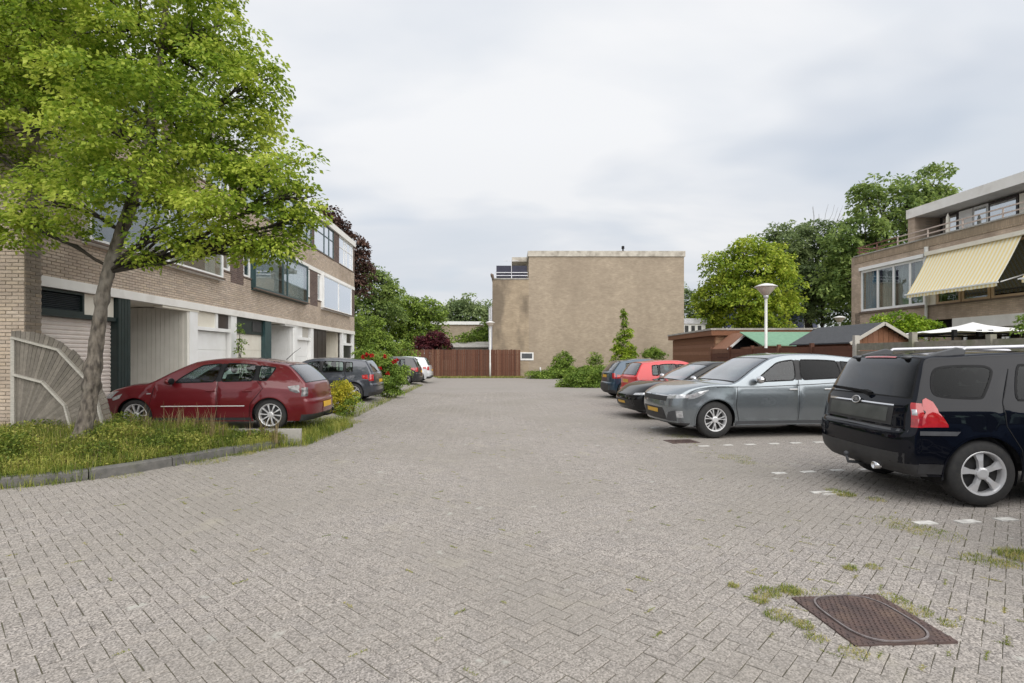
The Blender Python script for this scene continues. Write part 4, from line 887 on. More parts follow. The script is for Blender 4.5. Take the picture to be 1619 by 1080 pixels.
# ---------------------------------------------------------------- fences, sheds and lamps
def plank_run(f, name, mat, p0, p1, n, w, z0, z1, th=.022, jit=.012):
    p0 = Vector(p0); p1 = Vector(p1); d = (p1-p0); L_ = d.length; d.normalize(); a = math.atan2(d.y, d.x)
    me = MB().box(-w/2, w/2, -th/2, th/2, 0, 1).mesh(name); me.materials.append(MT[mat])
    for k in range(n):
        o = bpy.data.objects.new(name, me); c = p0+d*(L_*(k+.5)/n); o.location = (c.x+rnd.uniform(-.003,.003), c.y+rnd.uniform(-.006,.006), z0); o.scale = (1, 1, z1-z0+rnd.uniform(-jit, jit)); o.rotation_euler = (0, rnd.gauss(0, .002), a); link(o, f)
ef = thing('board_fence', 'reddish brown vertical board fence across the end of the street', 'fence')
plank_run(ef, 'board', 'wood_red', (-7.6,40.85,0), (2.15,40.45,0), 70, .128, .06, 2.08, jit=.02)
for z in (.5, 1.7): MB().bar((-7.6,40.92,z),(2.15,40.52,z),.05,.08).build('rail', MT['wood_red'], ef)
for k in range(6): x = -7.6+k*1.95; box_part(ef, 'post', 'wood_red', x-.05, x+.05, 40.94-.041*(x+7.6), 41.02-.041*(x+7.6), 0, 2.06)
box_part(ef, 'coping', 'wood_red', -7.6, 2.2, 40.6, 40.72, 2.1, 2.13) if False else None
sf = thing('garden_fence', 'reddish plank fence with posts behind the silver car', 'fence')
FXR = 9.2
for seg in range(5):
    y0, y1 = 13.5+seg*1.78, 13.5+(seg+1)*1.78-.03
    box_part(sf, 'post', 'wood_red', FXR-.05, FXR+.05, y1-.04, y1+.05, 0, 1.97)
    for k in range(11): box_part(sf, 'plank', 'wood_red', FXR-.012+rnd.uniform(-.006,.006), FXR+.012, y0, y1-.05, .08+k*.163, .08+k*.163+.155)
of = thing('plank_fence', 'weathered grey horizontal plank fence behind the black car', 'fence')
for seg in range(5):
    y1, y0 = 13.3-seg*1.85, 13.3-(seg+1)*1.85+.08
    box_part(of, 'post', 'wood_pale' if seg == 0 else 'planks_old', FXR-.07, FXR+.05, y1, y1+.1, 0, 2.12 if seg < 2 else 2.0)
    for k in range(10): box_part(of, 'plank', 'planks_old', FXR-.02+rnd.uniform(-.008,.008), FXR+.015, y0-.03, y1+.03, .05+k*.188, .05+k*.188+.176+rnd.uniform(-.006,.006))
bs = thing('flat_roof_shed', 'brown flat roofed wooden shed beside the brick end wall', 'shed', (9.4, 22.5, 0), R(-4.5))
MB().box(0.03, 3.2, 0.03, 6.9, 0, 2.45).build('core', MT['wood_brown'], bs)
for k in range(15): box_part(bs, 'plank', 'wood_brown', 0, .028, 0.02, 6.9, .05+k*.16, .05+k*.16+.152)
for k in range(15): box_part(bs, 'plank', 'planks_tan' if 'planks_tan' in MT else (multi('planks_tan', [(.36,.21,.12),(.30,.17,.10),(.42,.26,.16)], nscale=10), 'planks_tan')[1], 0.03, 3.2, 0, .028, .05+k*.16, .05+k*.16+.152)
MB().box(-.2, 3.9, -.2, 7.1, 2.46, 2.68).build('roof_board', MT['wood_brown'], bs); MB().box(-.23, 3.93, -.23, 7.13, 2.682, 2.76).build('roof_edge', MT['concrete'], bs)
def gable_shed(name, label, X0, X1, Y0, Y1, ez, rz, roof, wallm, barge='wood_pale', xr=None):
    t = thing(name, label, 'shed', (X0, Y0, 0)); w = X1-X0; dpt = Y1-Y0; xr = w/2 if xr is None else xr
    MB().prism([(0,.05,0),(w,.05,0),(w,.05,ez-.04),(xr,.05,rz-.05),(0,.05,ez-.04)], (0,dpt-.1,0)).build('core', MT[wallm], t)
    n = int(w/.13)
    for k in range(n):
        x = k*w/n; h = ez+(rz-ez)*(x/xr if x < xr else (w-x)/(w-xr))-.05; box_part(t, 'board', wallm, x+.004, x+w/n-.004, .02, .05, .05, h)
    sl = MB().prism([(-.14,-.12,ez-.09),(xr,-.12,rz),(xr,-.12,rz+.035),(-.14,-.12,ez-.055)], (0,dpt+.24,0)).build('roof', MT[roof], t)
    MB().prism([(xr,-.12,rz),(w+.14,-.12,ez-.09),(w+.14,-.12,ez-.055),(xr,-.12,rz+.035)], (0,dpt+.24,0)).build('roof', MT[roof], t)
    MB().bar((-.16,-.13,ez-.10),(xr,-.13,rz),.03,.08).bar((xr,-.13,rz),(w+.16,-.13,ez-.10),.03,.08).build('bargeboard', MT[barge], t)
    return t
gable_shed('garden_shed', 'wooden shed with dark grey felt gable roof behind the plank fence', 9.55, 11.1, 14.0, 16.7, 2.02, 2.46, 'felt', 'wood_brown')
gable_shed('small_shed', 'small gabled shed with brown roof and pale bargeboard', 9.35, 10.45, 20.9, 22.2, 1.95, 2.5, 'wood_brown', 'trim', 'white_paint', .62)
gs = thing('green_roof_shed', 'low shed with pale green sloping roof behind the reddish fence', 'shed', (9.75, 19.0, 0))
MB().box(0, 3.4, .2, 1.9, 0, 1.95).build('wall', MT['wood_brown'], gs); MB().prism([(-.1,0,1.96),(3.6,0,1.96),(3.6,1.75,2.5),(-.1,1.75,2.5)], (0,.01,.04)).build('roof', MT['felt_green'], gs)
for k in range(4): MB().bar((-.1,.3+k*.42,2.07+k*.1296),(3.6,.3+k*.42,2.07+k*.1296),.02,.012).build('roof_seam', MT['felt_green'], gs)

def lamp(label, x, y, h=4.1):
    t = thing('street_lamp', label, 'street lamp', (x, y, 0), 0, 'conical post-top street lamps')
    MB().tube([(0,0,-.05),(0,0,1.1),(0,0,1.12),(0,0,h-.5)], [.065,.065,.05,.045], 14).build('pole', MT['lamp_metal'], t, True)
    MB().lathe([(.05,h-.56),(.075,h-.54),(.085,h-.46),(.07,h-.44)], 18).build('collar', MT['metal_pale'], t, True)
    MB().lathe([(.075,h-.45),(.12,h-.42),(.31,h-.19),(.315,h-.165)], 28).build('diffuser', MT['lamp_glass'], t, True)
    MB().lathe([(.315,h-.17),(.36,h-.165),(.36,h-.145),(.23,h-.085),(.07,h-.045),(.0,h-.04)], 28).build('cap', MT['lamp_cap'], t, True)
lamp('tall street lamp rising behind the silver car', 9.3, 18.05)
lamp('white street lamp in front of the brown end fence', -.05, 39.9, 4.2)
lamp('far street lamp head above the dark shed roof', 21.8, 33.2, 4.15)
fl = thing('mast_lamp', 'far street lamp mast with curved arm above the red maple', 'street lamp', (-6.9, 58, 0))
MB().tube([(0,0,0),(0,0,5.6),(-.15,0,6.0),(-.5,0,6.15),(-.9,0,6.15)], [.09,.07,.06,.06,.05], 10).build('mast', MT['metal_pale'], fl, True); box_part(fl, 'lamp_head', 'metal_pale', -1.3, -.85, -.12, .12, 6.08, 6.2)
# party tent, cabin and the office far behind on the right
gt = thing('garden_tent', 'white fabric garden tent roof above the plank fence', 'tent', (12.35, 14.3, 0))
P = []
for k in range(25):
    a = k*math.tau/24; row = []
    for q in range(6):
        u_ = q/5; r_ = u_*(1.25+.12*math.cos(a*4+math.pi)); row.append((.75+r_*1.25*math.cos(a), r_*math.sin(a), 2.52-.30*u_**.7+.02*math.cos(a*8)*u_))
    P.append(row)
MB().grid(P).build('canopy', MT['white_paint'], gt, True)
for x, y in ((-.6,-.9),(2.1,-.9),(-.6,.9),(2.1,.9)): MB().tube([(x,y,0),(x,y,2.22)], [.03,.03], 8).build('leg', MT['trim'], gt)
for a, b in (((-.6,-.9),(2.1,-.9)),((-.6,.9),(2.1,.9)),((-.6,-.9),(-.6,.9)),((2.1,-.9),(2.1,.9))): MB().bar((*a,2.17),(*b,2.17),.03,.05).build('frame_bar', MT['trim'], gt)
for x in (-.6, .05, .35, 2.1): box_part(gt, 'bracket', 'trim', x-.04, x+.05, -.98, -.9, 2.1, 2.27)
cb = thing('white_cabin', 'white cabin with dark openings beside the brick end wall', 'cabin', (16.0, 45, 0))
MB().box(0, 2.0, 0, 4, 0, 4.3).build('wall', MT['white_paint'], cb); MB().box(-.1, 2.1, -.1, 4.1, 4.302, 4.75).build('roof', MT['metal_pale'], cb)
for k in range(3): box_part(cb, 'window', 'pane_dark', .25+k*.55, .55+k*.55, -.03, .02, 3.2, 4.15)
ofc = thing('far_office', 'dark blue glazed facade glimpsed between the trees', 'building', (26, 60, 0))
MB().box(0, 11, 0.06, 6, 0, 7.2).build('wall', MT['screen_dark'], ofc)
for i in range(7):
    for j in range(3): box_part(ofc, 'pane', 'office_glass' if 'office_glass' in MT else (pm('office_glass', (.02,.03,.10), (.03,.045,.13), scale=.5, rough=.15, coat=1), 'office_glass')[1], .08+i*1.55, 1.5+i*1.55, 0, .055, .4+j*2.2, 2.45+j*2.2)
for i in range(8): box_part(ofc, 'mullion', 'white_paint', -.02+i*1.55, .07+i*1.55, -.03, .05, .3, 7.0)
for j in range(4): box_part(ofc, 'transom', 'white_paint', 0, 10.9, -.025, .05, .28+j*2.2, .38+j*2.2)

# ---------------------------------------------------------------- trees and shrubs behind
def L3(lst, d, k=1.): return [(at(a, b, d+(dd[0] if dd else 0)), r*(d+(dd[0] if dd else 0))/860*k) for a, b, r, *dd in lst]
def bgtree(name, label, d, lst, mat, tr, dens=4., leaves=55, rad=.8, size=.30, group='trees behind the houses'):
    lb = L3(lst, d); xs = np.mean([c[0] for c, r in lb]); ys = np.mean([c[1] for c, r in lb]); zmin = min(c[2]-r for c, r in lb); zm = np.mean([c[2] for c, r in lb])
    return tree(name, label, (xs, ys, -.05), lb, mat, tr, (xs, ys, max(zmin+.5, zm*.72)), dens, leaves, rad, size, group=group)
bgtree('lime_tree', 'light yellow-green round tree behind the flat roofed shed', 46, [(1150,470,48),(1200,420,55,-1),(1180,393,33),(1235,462,42,-1),(1140,425,36),(1225,412,34),(1180,478,48,-2),(1123,470,26),(1150,505,40),(1215,500,45,-1),(1165,440,45,1.5),(1110,495,22)], 'leaf_lime', .3, rad=.62, size=.27)
bgtree('plane_tree', 'dark green tree with thin top right of the light green tree', 56, [(1255,385,45),(1300,430,60),(1232,402,38),(1290,375,38),(1280,470,55),(1320,480,50),(1262,440,55),(1220,365,16),(1340,400,40)], 'leaf_deep', .4, rad=.75, size=.34)
bgtree('tall_tree', 'tallest green tree rising behind the right house block', 50, [(1398,330,55),(1440,370,60),(1362,382,52),(1478,285,30),(1468,325,38),(1385,430,62),(1335,440,45),(1328,390,36),(1370,480,55),(1440,300,28),(1375,300,26),(1490,310,22),(1420,470,60)], 'leaf_green', .45, rad=.75, size=.34)
bgtree('small_tree', 'dark tree just right of the brick end wall', 62, [(1092,480,30),(1102,510,34),(1082,460,18)], 'leaf_deep', .2, rad=.8, size=.36)
dt = thing('bare_tree', 'bare thin twigs sticking up among the dark green trees', 'tree', (0, 0, 0)); m = MB(); b0 = Vector(at(1300,400,55))
g0 = Vector((b0.x, b0.y, 0)); MB().tube([g0, b0], [.2,.07], 8).build('trunk', MT['bark_dark'], dt, True)
for k in range(26):
    e_ = Vector(at(1300+rnd.uniform(-32,38), 322+rnd.uniform(0,55), 55)); m.tube(limb_path(b0+Vector((0,0,rnd.uniform(-.5,.5))), e_, 5, .1), [.022*(1-i/6)+.007 for i in range(6)], 4)
m.build('twigs', MT['bark'], dt)
bgtree('copper_beech', 'dark copper leaved tree behind the left terrace', 42, [(515,345,26),(546,383,30),(566,412,26),(566,450,26),(500,352,30),(570,392,16),(528,360,26),(556,436,26)], 'leaf_copper', .35, rad=.55, size=.26)
bgtree('ash_tree', 'green tree just right of the copper leaved tree', 48, [(592,450,34),(600,490,40),(583,432,20),(570,490,40),(612,440,16),(620,455,14)], 'leaf_green', .3, rad=.6, size=.28)
bgtree('willow_tree', 'broad light green tree behind the far fence', 52, [(640,500,46),(664,520,40),(612,520,38),(683,492,24),(634,478,26),(660,485,26),(690,530,24),(640,540,36)], 'leaf_shrub', .3, rad=.6, size=.27)
bgtree('poplar_tree', 'distant dark trees left of the brick end wall', 78, [(728,497,32),(750,505,34),(768,495,26),(706,505,30),(715,482,18),(740,480,20),(690,500,20),(735,530,40),(770,530,26)], 'leaf_deep', .4, rad=.9, size=.42)
bgtree('oak_tree', 'distant tree behind the low white edged building', 90, [(675,500,26),(660,490,18),(690,510,26)], 'leaf_deep', .4, rad=1., size=.5)
def shrub(name, label, d, lst, mat, rad=.25, size=.09, leaves=75, dens=6., cat='shrub', group=None, base=0.):
    t = thing(name, label, cat, (0, 0, 0), 0, group); lb = []
    for a, b, rx, rz_ in lst:
        k = d/860; lb.append((at(a, b, d), (rx*k, rx*k*.85, rz_*k)))
    m = MB()
    for c, r in lb:
        g0 = Vector((lb[0][0][0]*.6+c[0]*.4, lb[0][0][1]*.6+c[1]*.4, base)); MB().tube(limb_path(g0, c, 4, .08), [.025,.02,.016,.012,.008], 5).build('stem', MT['bark_dark'], t)
    crown(lb, mat, t, dens, leaves, rad, size, 'foliage'); return t
shrub('garden_shrub', 'tall green shrubs at the far corner of the left terrace', 35, [(576,520,30,30),(572,560,36,36),(604,565,34,30),(630,560,28,22),(590,540,30,30)], 'leaf_shrub', .4, .15)
rs = shrub('rose_bush', 'rose bush with red flowers behind the dark grey hatchback', 24, [(585,568,26,26),(608,578,26,24),(625,592,18,20),(600,600,22,24),(640,585,12,10)], 'leaf_hedge', .25, .10)
for a, b in [(580,561),(588,562),(609,564),(623,572),(627,570),(574,564),(613,590),(600,583)]:
    c_ = np.array(at(a, b, 23.2)); dd_ = unit(nr.normal(size=(34, 3))); v, f = leaf_cards('petal', np.repeat(c_[None], 34, 0)+dd_*.02, dd_, nr.uniform(.06, .11, 34), .95); obj('flower', arr_mesh('flower', v, f), MT['petal'], rs)
shrub('gold_shrub', 'small bright yellow leaved shrub behind the dark red hatchback', 14.6, [(537,620,18,19),(550,630,17,18),(530,640,15,15),(545,612,13,12)], 'leaf_gold', .11, .05, 50)
shrub('kerb_shrub', 'small green shrub below the yellow one at the road edge', 14.5, [(552,642,14,12),(540,650,16,10),(562,634,8,12)], 'leaf_shrub', .12, .05, 40)
shrub('verge_shrub', 'green shrub between the dark grey and the black parked cars', 20.6, [(612,606,13,13),(626,602,12,12),(600,614,10,10),(618,618,16,8)], 'leaf_hedge', .16, .07)
shrub('red_maple', 'dark red low maple above the far fence', 44, [(668,540,16,12),(690,533,20,12),(704,543,10,9),(680,545,20,10)], 'leaf_maple', .35, .16)
shrub('fence_bush', 'bright green bush behind the fence by the lamp', 46, [(738,540,18,14),(720,545,14,10),(730,555,20,12)], 'leaf_shrub', .4, .18)
shrub('corner_bush', 'dark green bush at the left corner of the brick end wall', 47, [(762,528,16,20),(755,545,16,16),(770,545,12,16)], 'leaf_hedge', .4, .18)
shrub('wall_shrub', 'round green shrub against the brick end wall', 39.3, [(888,568,15,14),(882,578,13,14),(898,575,10,14)], 'leaf_hedge', .3, .13)
shrub('rhododendron', 'thin shrub with pale blooms against the brick end wall', 39.3, [(941,564,10,11),(945,577,9,9),(936,572,7,8)], 'leaf_hedge', .26, .12, 30)
shrub('dark_shrub', 'dark shrub left of the brown shed by the wall', 39, [(1030,556,13,10),(1045,562,9,8),(1022,560,9,8)], 'leaf_hedge', .28, .12)
shrub('low_hedge', 'low spreading hedge along the foot of the end wall', 38.6, [(845,594,20,8),(865,593,20,9),(885,592,22,10),(905,590,22,11),(930,588,24,11),(955,587,22,11)], 'leaf_hedge', .3, .13)
shrub('spreading_hedge', 'near spreading green hedge left of the small blue car', 28, [(895,606,16,11),(912,602,22,15),(935,599,22,18),(955,598,22,18),(975,598,20,18),(925,609,26,10),(955,608,26,12),(990,600,18,18)], 'leaf_hedge', .24, .10)
shrub('young_tree', 'young bright green conical tree before the end wall', 33, [(987,565,21,16),(984,545,17,14),(988,528,12,13),(986,508,6,14),(986,495,3.5,9),(975,552,9,8),(998,555,9,10)], 'leaf_bright2' if 'leaf_bright2' in MT else (leafmat('leaf_bright2', (.12,.20,.015), (.25,.37,.025), (.40,.50,.05)), 'leaf_bright2')[1], .16, .11, 40, dens=3.6, cat='tree')
shrub('lime_shrub', 'bright lime green shrub in front of the right house', 18.5, [(1395,508,18,12),(1425,505,24,14),(1455,510,22,17),(1475,520,12,16),(1440,520,36,14),(1375,515,12,8)], 'leaf_bright', .22, .10, 44)
shrub('garage_climber', 'thin climbing plant beside the cream garage door', 17.2, [(380,520,6,9),(383,538,7,8),(378,552,6,9)], 'leaf_hedge', .1, .06, 16, cat='plant')
shrub('terrace_plant', 'green plant at the right edge behind the plank fence', 12.2, [(1612,520,10,10),(1622,510,12,14)], 'leaf_hedge', .14, .07, 30, cat='plant')
# ---------------------------------------------------------------- cars
def mkprof(L, H, g, nz, cowl, wt, pk, re, rwb, bz, fw=.38, rw=.27, hc=.045):
    zb = (g+nz)/2; cx, cz = cowl; wx, wz = wt; rx, rz = re; bx, bzz = rwb; hz = lambda q: nz+.02+(cz-nz-.02)*q
    return np.array([(.22,g,.18,0),(.08,g+.05,.36,0),(.015,zb-.04,fw,0),(0,zb+.06,fw,0),(.03,nz-.06,fw,0),
        (.11,nz+.01,fw-.05,-.01),(.36,hz(.42)+hc*.6,.20,-.05),(.78,hz(.80)+hc*.5,.07,-.065),(cx,cz,.09,-.06),
        ((cx+wx)/2,(cz+wz)/2+.022,.13,-.05),(wx,wz,.10,-.055),(pk[0],H,.04,-.065),(pk[1],H,0,-.065),(rx-.32,rz+(H-rz)*.45,0,-.06),(rx,rz,-.05,-.05),
        ((rx+bx)/2+.015,(rz+bzz)/2+.015,-.11,-.02),(bx,bzz,-.13,-.02),(bx+.05,bzz-.08,-.17,0),(L-.055,(bzz+bz)/2-.04,-.21,0),(L-.04,bz,-rw+.03,0),
        (L,bz-.08,-rw,0),(L-.01,g+.13,-rw,0),(L-.12,g,-.2,0)], float)
def cr_eval(K, t):
    t = np.clip(np.asarray(t, float), 0, len(K)-1-1e-9); i = np.floor(t).astype(int); u = (t-i)[..., None]; n = len(K)
    p0, p1, p2, p3 = K[np.maximum(i-1, 0)], K[i], K[i+1], K[np.minimum(i+2, n-1)]
    # gentle tension keeps the curve close to its control polygon
    m1 = (p2-p0)*.42; m2 = (p3-p1)*.42
    return (2*u**3-3*u**2+1)*p1+(u**3-2*u**2+u)*m1+(-2*u**3+3*u**2)*p2+(u**3-u**2)*m2
def ell(c, r, n=14, m=9):
    mb = MB(); P = []
    for i in range(m+1):
        a = -math.pi/2+math.pi*i/m; P.append([(c[0]+r[0]*math.cos(a)*math.cos(k*math.tau/n), c[1]+r[1]*math.cos(a)*math.sin(k*math.tau/n), c[2]+r[2]*math.sin(a)) for k in range(n+1)])
    return mb.grid(P)
class Car:
    def __init__(s, name, label, group, sp, loc, head, paint, cat='car'):
        s.sp = sp; s.L = sp['L']; s.hw = sp['W']/2; s.paint = MT[paint]; s.g = sp['g']
        s.root = thing(name, label, cat, loc, R(head), group)
        k = mkprof(s.L, sp['H'], sp['g'], sp['nz'], sp['cowl'], sp['wt'], sp['pk'], sp['re'], sp['rwb'], sp['bz'], sp.get('fw', .38), sp.get('rw', .27), sp.get('hc', .045))
        s.K = np.concatenate([k[:, :2], k[:, :2]+k[:, 2:]], 1)
        s.build()
    def Wf(s, x, z):
        x = np.asarray(x, float); z = np.asarray(z, float); zp = s.sp['zp']; zs = [p[0] for p in zp]; ws = [p[1] for p in zp]
        b = sum(np.interp(z+o, zs, ws) for o in (-.06, -.03, 0, .03, .06))/5
        af, ar = s.sp.get('af', .13), s.sp.get('ar', .10)
        tp = 1-af*np.clip((1.15-x)/1.15, 0, 1)**2.2-ar*np.clip((x-s.L+1.1)/1.1, 0, 1)**2.2
        w = s.hw*b*tp
        for ax in s.sp['ax']:
            r = np.hypot(x-ax, z-s.sp['r']); w = w+.014*np.exp(-((r-s.sp['ra']-.01)/.05)**2)*(z < .95)
        w = w+s.sp.get('crease', .008)*np.exp(-((z-s.sp.get('zc', .78))/.03)**2)
        return w
    def S(s, t, ph, off=0.):
        def base(t, ph):
            q = cr_eval(s.K, t); C = q[..., :2]; E = q[..., 2:]; w = s.Wf(E[..., 0], E[..., 1]); n = s.sp.get('n', 2.7)
            sn = np.sign(np.sin(ph))*np.abs(np.sin(ph))**(2/n); cs = np.abs(np.cos(ph))**(2/n)
            p = C+(E-C)*(1-cs)[..., None]
            return np.stack([s.L/2-p[..., 0], w*sn, p[..., 1]], -1)
        t = np.asarray(t, float); ph = np.asarray(ph, float); t, ph = np.broadcast_arrays(t, ph); P = base(t, ph)
        if off:
            e = 1e-3; lim = math.pi/2-.02; pc = np.clip(ph, -lim, lim)
            a = base(t+e, pc)-base(t-e, pc); b = base(t, pc+e)-base(t, pc-e); n = unit(np.cross(a, b)); ctr = np.array([0, 0, .75]); n *= np.sign(((P-ctr)*n).sum(-1))[..., None]; P = P+n*off
        return P
    def grid(s, P, name, mat, parent=None, smooth=True):
        P = np.asarray(P); a, b = P.shape[:2]; i = np.arange(a*b).reshape(a, b); f = np.stack([i[:-1, :-1], i[:-1, 1:], i[1:, 1:], i[1:, :-1]], -1).reshape(-1, 4)
        return obj(name, arr_mesh(name, P.reshape(-1, 3), f), mat if not isinstance(mat, str) else MT[mat], parent or s.root, smooth)
    def sheet(s, name, mat, t0, t1, p0=-90, p1=90, off=0., parent=None, nt=None, np_=None):
        nt = nt or max(2, int((t1-t0)*5)); np_ = np_ or max(3, int((p1-p0)/5)); T, Ph = np.meshgrid(np.linspace(t0, t1, nt+1), np.radians(np.linspace(p0, p1, np_+1)), indexing='ij')
        return s.grid(s.S(T, Ph, off), name, mat, parent)
    def quad(s, name, mat, c, off=.006, parent=None, n=8):
        """bilinear patch on the sheet: four (t, phi) corners"""
        (a, b, cc, d) = [np.array(q, float) for q in c]; u, v = np.meshgrid(np.linspace(0, 1, n+1), np.linspace(0, 1, n+1), indexing='ij'); u = u[..., None]; v = v[..., None]
        q = (a*(1-u)+b*u)*(1-v)+(d*(1-u)+cc*u)*v
        return s.grid(s.S(q[..., 0], np.radians(q[..., 1]), off), name, mat, parent)
    def side_patch(s, name, mat, poly, side, off=.006, parent=None):
        pts = [Vector(p) for p in poly]; n = len(pts); xs = [p[0] for p in poly]; zs = [p[1] for p in poly]
        ins = [Vector((x, z)) for x in np.arange(min(xs), max(xs), .05) for z in np.arange(min(zs), max(zs), .05) if in_poly(x, z, poly)]
        r = delaunay_2d_cdt(pts+ins, [(i, (i+1) % n) for i in range(n)], [], 1, 1e-5); v = np.array([(p.x, p.y) for p in r[0]])
        P = np.stack([s.L/2-v[:, 0], side*(s.Wf(v[:, 0], v[:, 1])+off), v[:, 1]], 1)
        return obj(name, arr_mesh(name, P, np.array(r[2])), MT[mat] if isinstance(mat, str) else mat, parent or s.root, True)
    def ribbon(s, name, mat, path, w, off, side, parent=None, closed=False):
        P = np.array(path+[path[0]] if closed else path, float); seg = [P[0]]
        for i in range(len(P)-1):
            k = max(1, int(np.linalg.norm(P[i+1]-P[i])/.06)); seg += [P[i]+(P[i+1]-P[i])*q/k for q in range(1, k+1)]
        P = np.array(seg); T = np.gradient(P, axis=0); T = unit(T); Nn = np.stack([-T[:, 1], T[:, 0]], 1); rows = []
        for sg in (-1, 1):
            q = P+Nn*w/2*sg; rows.append(np.stack([s.L/2-q[:, 0], side*(s.Wf(q[:, 0], q[:, 1])+off), q[:, 1]], 1))
        return s.grid(np.stack(rows, 1), name, mat, parent)
    def E(s, t): return tuple(cr_eval(s.K, np.array(float(t)))[2:])
    def build(s):
        sp, L, g = s.sp, s.L, s.g; r, ra = sp['r'], sp['ra']
        glf = sp.get('glass', 'car_glass'); glr = sp.get('glass_rear', glf)
        # --- side outline
        ts = np.arange(0, 22.01, .25); Ed = cr_eval(s.K, ts)[:, 2:]; out_ = [tuple(p) for p in Ed]
        arcs = []
        for ax in sorted(sp['ax'], reverse=True):
            dx = math.sqrt(max(1e-4, ra*ra-(r-g)**2)); a0 = math.atan2(g-r, dx); a1 = math.pi-a0
            arc = [(ax+ra*math.cos(a0+(a1-a0)*k/24), r+ra*math.sin(a0+(a1-a0)*k/24)) for k in range(25)]; out_ += arc; arcs.append((ax, arc))
        # windows
        i0 = (ts >= 8) & (ts <= 16); ex, ez = Ed[i0, 0], Ed[i0, 1]; o_ = np.argsort(ex); zt = lambda x: np.interp(x, ex[o_], ez[o_])-sp.get('wtop', .06); zb = lambda x: np.interp(x, [1.2, L-.6], sp['belt'])
        wins = []
        for w in sp['win']:
            if len(w) == 4 and not hasattr(w[0], '__len__'):
                bl, tl, br, tr = w; bot = [(x, float(zb(x))) for x in np.linspace(bl, br, 6)]; top = [(x, float(zt(x))) for x in np.linspace(tr, tl, 7)]; wins.append(bot+top)
            else: wins.append([tuple(p) for p in w])
        def chaikin(w):
            for _ in range(2): w = [(a[0]*(1-k)+b[0]*k, a[1]*(1-k)+b[1]*k) for a, b in zip(w, w[1:]+w[:1]) for k in (.25, .75)]
            return w
        wins = [chaikin(w) for w in wins]
        seams = sp['seams']
        V = [Vector(p) for p in out_]; Eg = [(i, (i+1) % len(out_)) for i in range(len(out_))]
        for w in wins:
            b = len(V); V += [Vector(p) for p in w]; Eg += [(b+i, b+(i+1) % len(w)) for i in range(len(w))]
        for q in seams:
            b = len(V); V += [Vector(p) for p in q]; Eg += [(b+i, b+i+1) for i in range(len(q)-1)]
        ca = np.array([V[i] for e in Eg for i in (e[0],)]); cb_ = np.array([V[e[1]] for e in Eg])
        gx, gz = np.meshgrid(np.arange(.2, L, .07), np.arange(g+.03, sp['H'], .055), indexing='ij'); gx = gx.ravel()+(np.tile([0, .035], gx.size//2+1)[:gx.size]); gz = gz.ravel()
        m = in_poly(gx, gz, out_); gx, gz = gx[m], gz[m]; q = np.stack([gx, gz], 1); d_ = cb_-ca; l2 = np.maximum((d_**2).sum(1), 1e-9)
        tt = np.clip(((q[:, None]-ca[None])*d_[None]).sum(-1)/l2, 0, 1); dist = np.linalg.norm(q[:, None]-(ca[None]+tt[..., None]*d_[None]), axis=-1).min(1); q = q[dist > .022]
        res = delaunay_2d_cdt(V+[Vector(p) for p in q], Eg, [], 0, 1e-5); vv = np.array([(p.x, p.y) for p in res[0]]); ff = np.array([f for f in res[2] if len(f) == 3]); cen = vv[ff].mean(1)
        inside = in_poly(cen[:, 0], cen[:, 1], out_); part = np.where(inside, 0, -1)
        sx = [np.interp(cen[:, 1], [p[1] for p in sorted(q, key=lambda p: p[1])], [p[0] for p in sorted(q, key=lambda p: p[1])]) for q in seams]
        low = cen[:, 1] > g+.07
        for k in range(len(seams)-1): part[inside & low & (cen[:, 0] > sx[k]) & (cen[:, 0] < sx[k+1])] = k+1
        for k, w in enumerate(wins): part[in_poly(cen[:, 0], cen[:, 1], w) & inside] = 10+k
        W2 = s.Wf(vv[:, 0], vv[:, 1])
        for side in (1, -1):
            P = np.stack([L/2-vv[:, 0], side*W2, vv[:, 1]], 1); doors = []
            for k in sorted(set(part)):
                if k < 0: continue
                f = ff[part == k]; us, inv = np.unique(f, return_inverse=True)
                nm = 'body_side' if k == 0 else 'door' if k < 10 else 'side_window'; mt = s.paint if k < 10 else MT[glf if k == 10 else glr]
                o = obj(nm, arr_mesh(nm, P[us], inv.reshape(-1, 3)), mt, s.root, True)
                if 0 < k < 10: doors.append((k, o))
            for k, o in doors:
                xh = float(np.mean([p[0] for p in seams[k]]))-sp.get('hx', .14); zh = sp.get('hz', sp['belt'][0]-.12)
                w = float(s.Wf(xh, zh)); hm = MB().box(L/2-xh-.09, L/2-xh+.09, side*(w+.006)-.014, side*(w+.006)+.022*0+.014, zh-.014, zh+.014)
                hm.build('handle', MT['chrome'] if sp.get('chrome_handle') else s.paint, o, bevel=.008)
            raw = [w for w in sp['win'] if not hasattr(w[0], '__len__')]
            for wa, wb in zip(raw[:-1], raw[1:]):
                b0, t0_, t1_, b1_ = wa[2]-.012, wa[3]-.012, wb[1]+.012, wb[0]+.012
                s.side_patch('pillar_trim', 'gloss_black', [(b0, float(zb(b0))), (t0_, float(zt(t0_))), (t1_, float(zt(t1_))), (b1_, float(zb(b1_)))], side, off=.003)
            for w in wins: s.ribbon('window_trim', 'trim', w, .024, .004, side, closed=True)
            for q in seams: s.ribbon('door_seam', 'trim', q, .009, .0022, side)
            s.ribbon('sill', sp.get('sill_mat', 'plastic'), [(sp['ax'][0]+ra+.02, g+.035), (sp['ax'][1]-ra-.02, g+.035)], .085, .005, side)
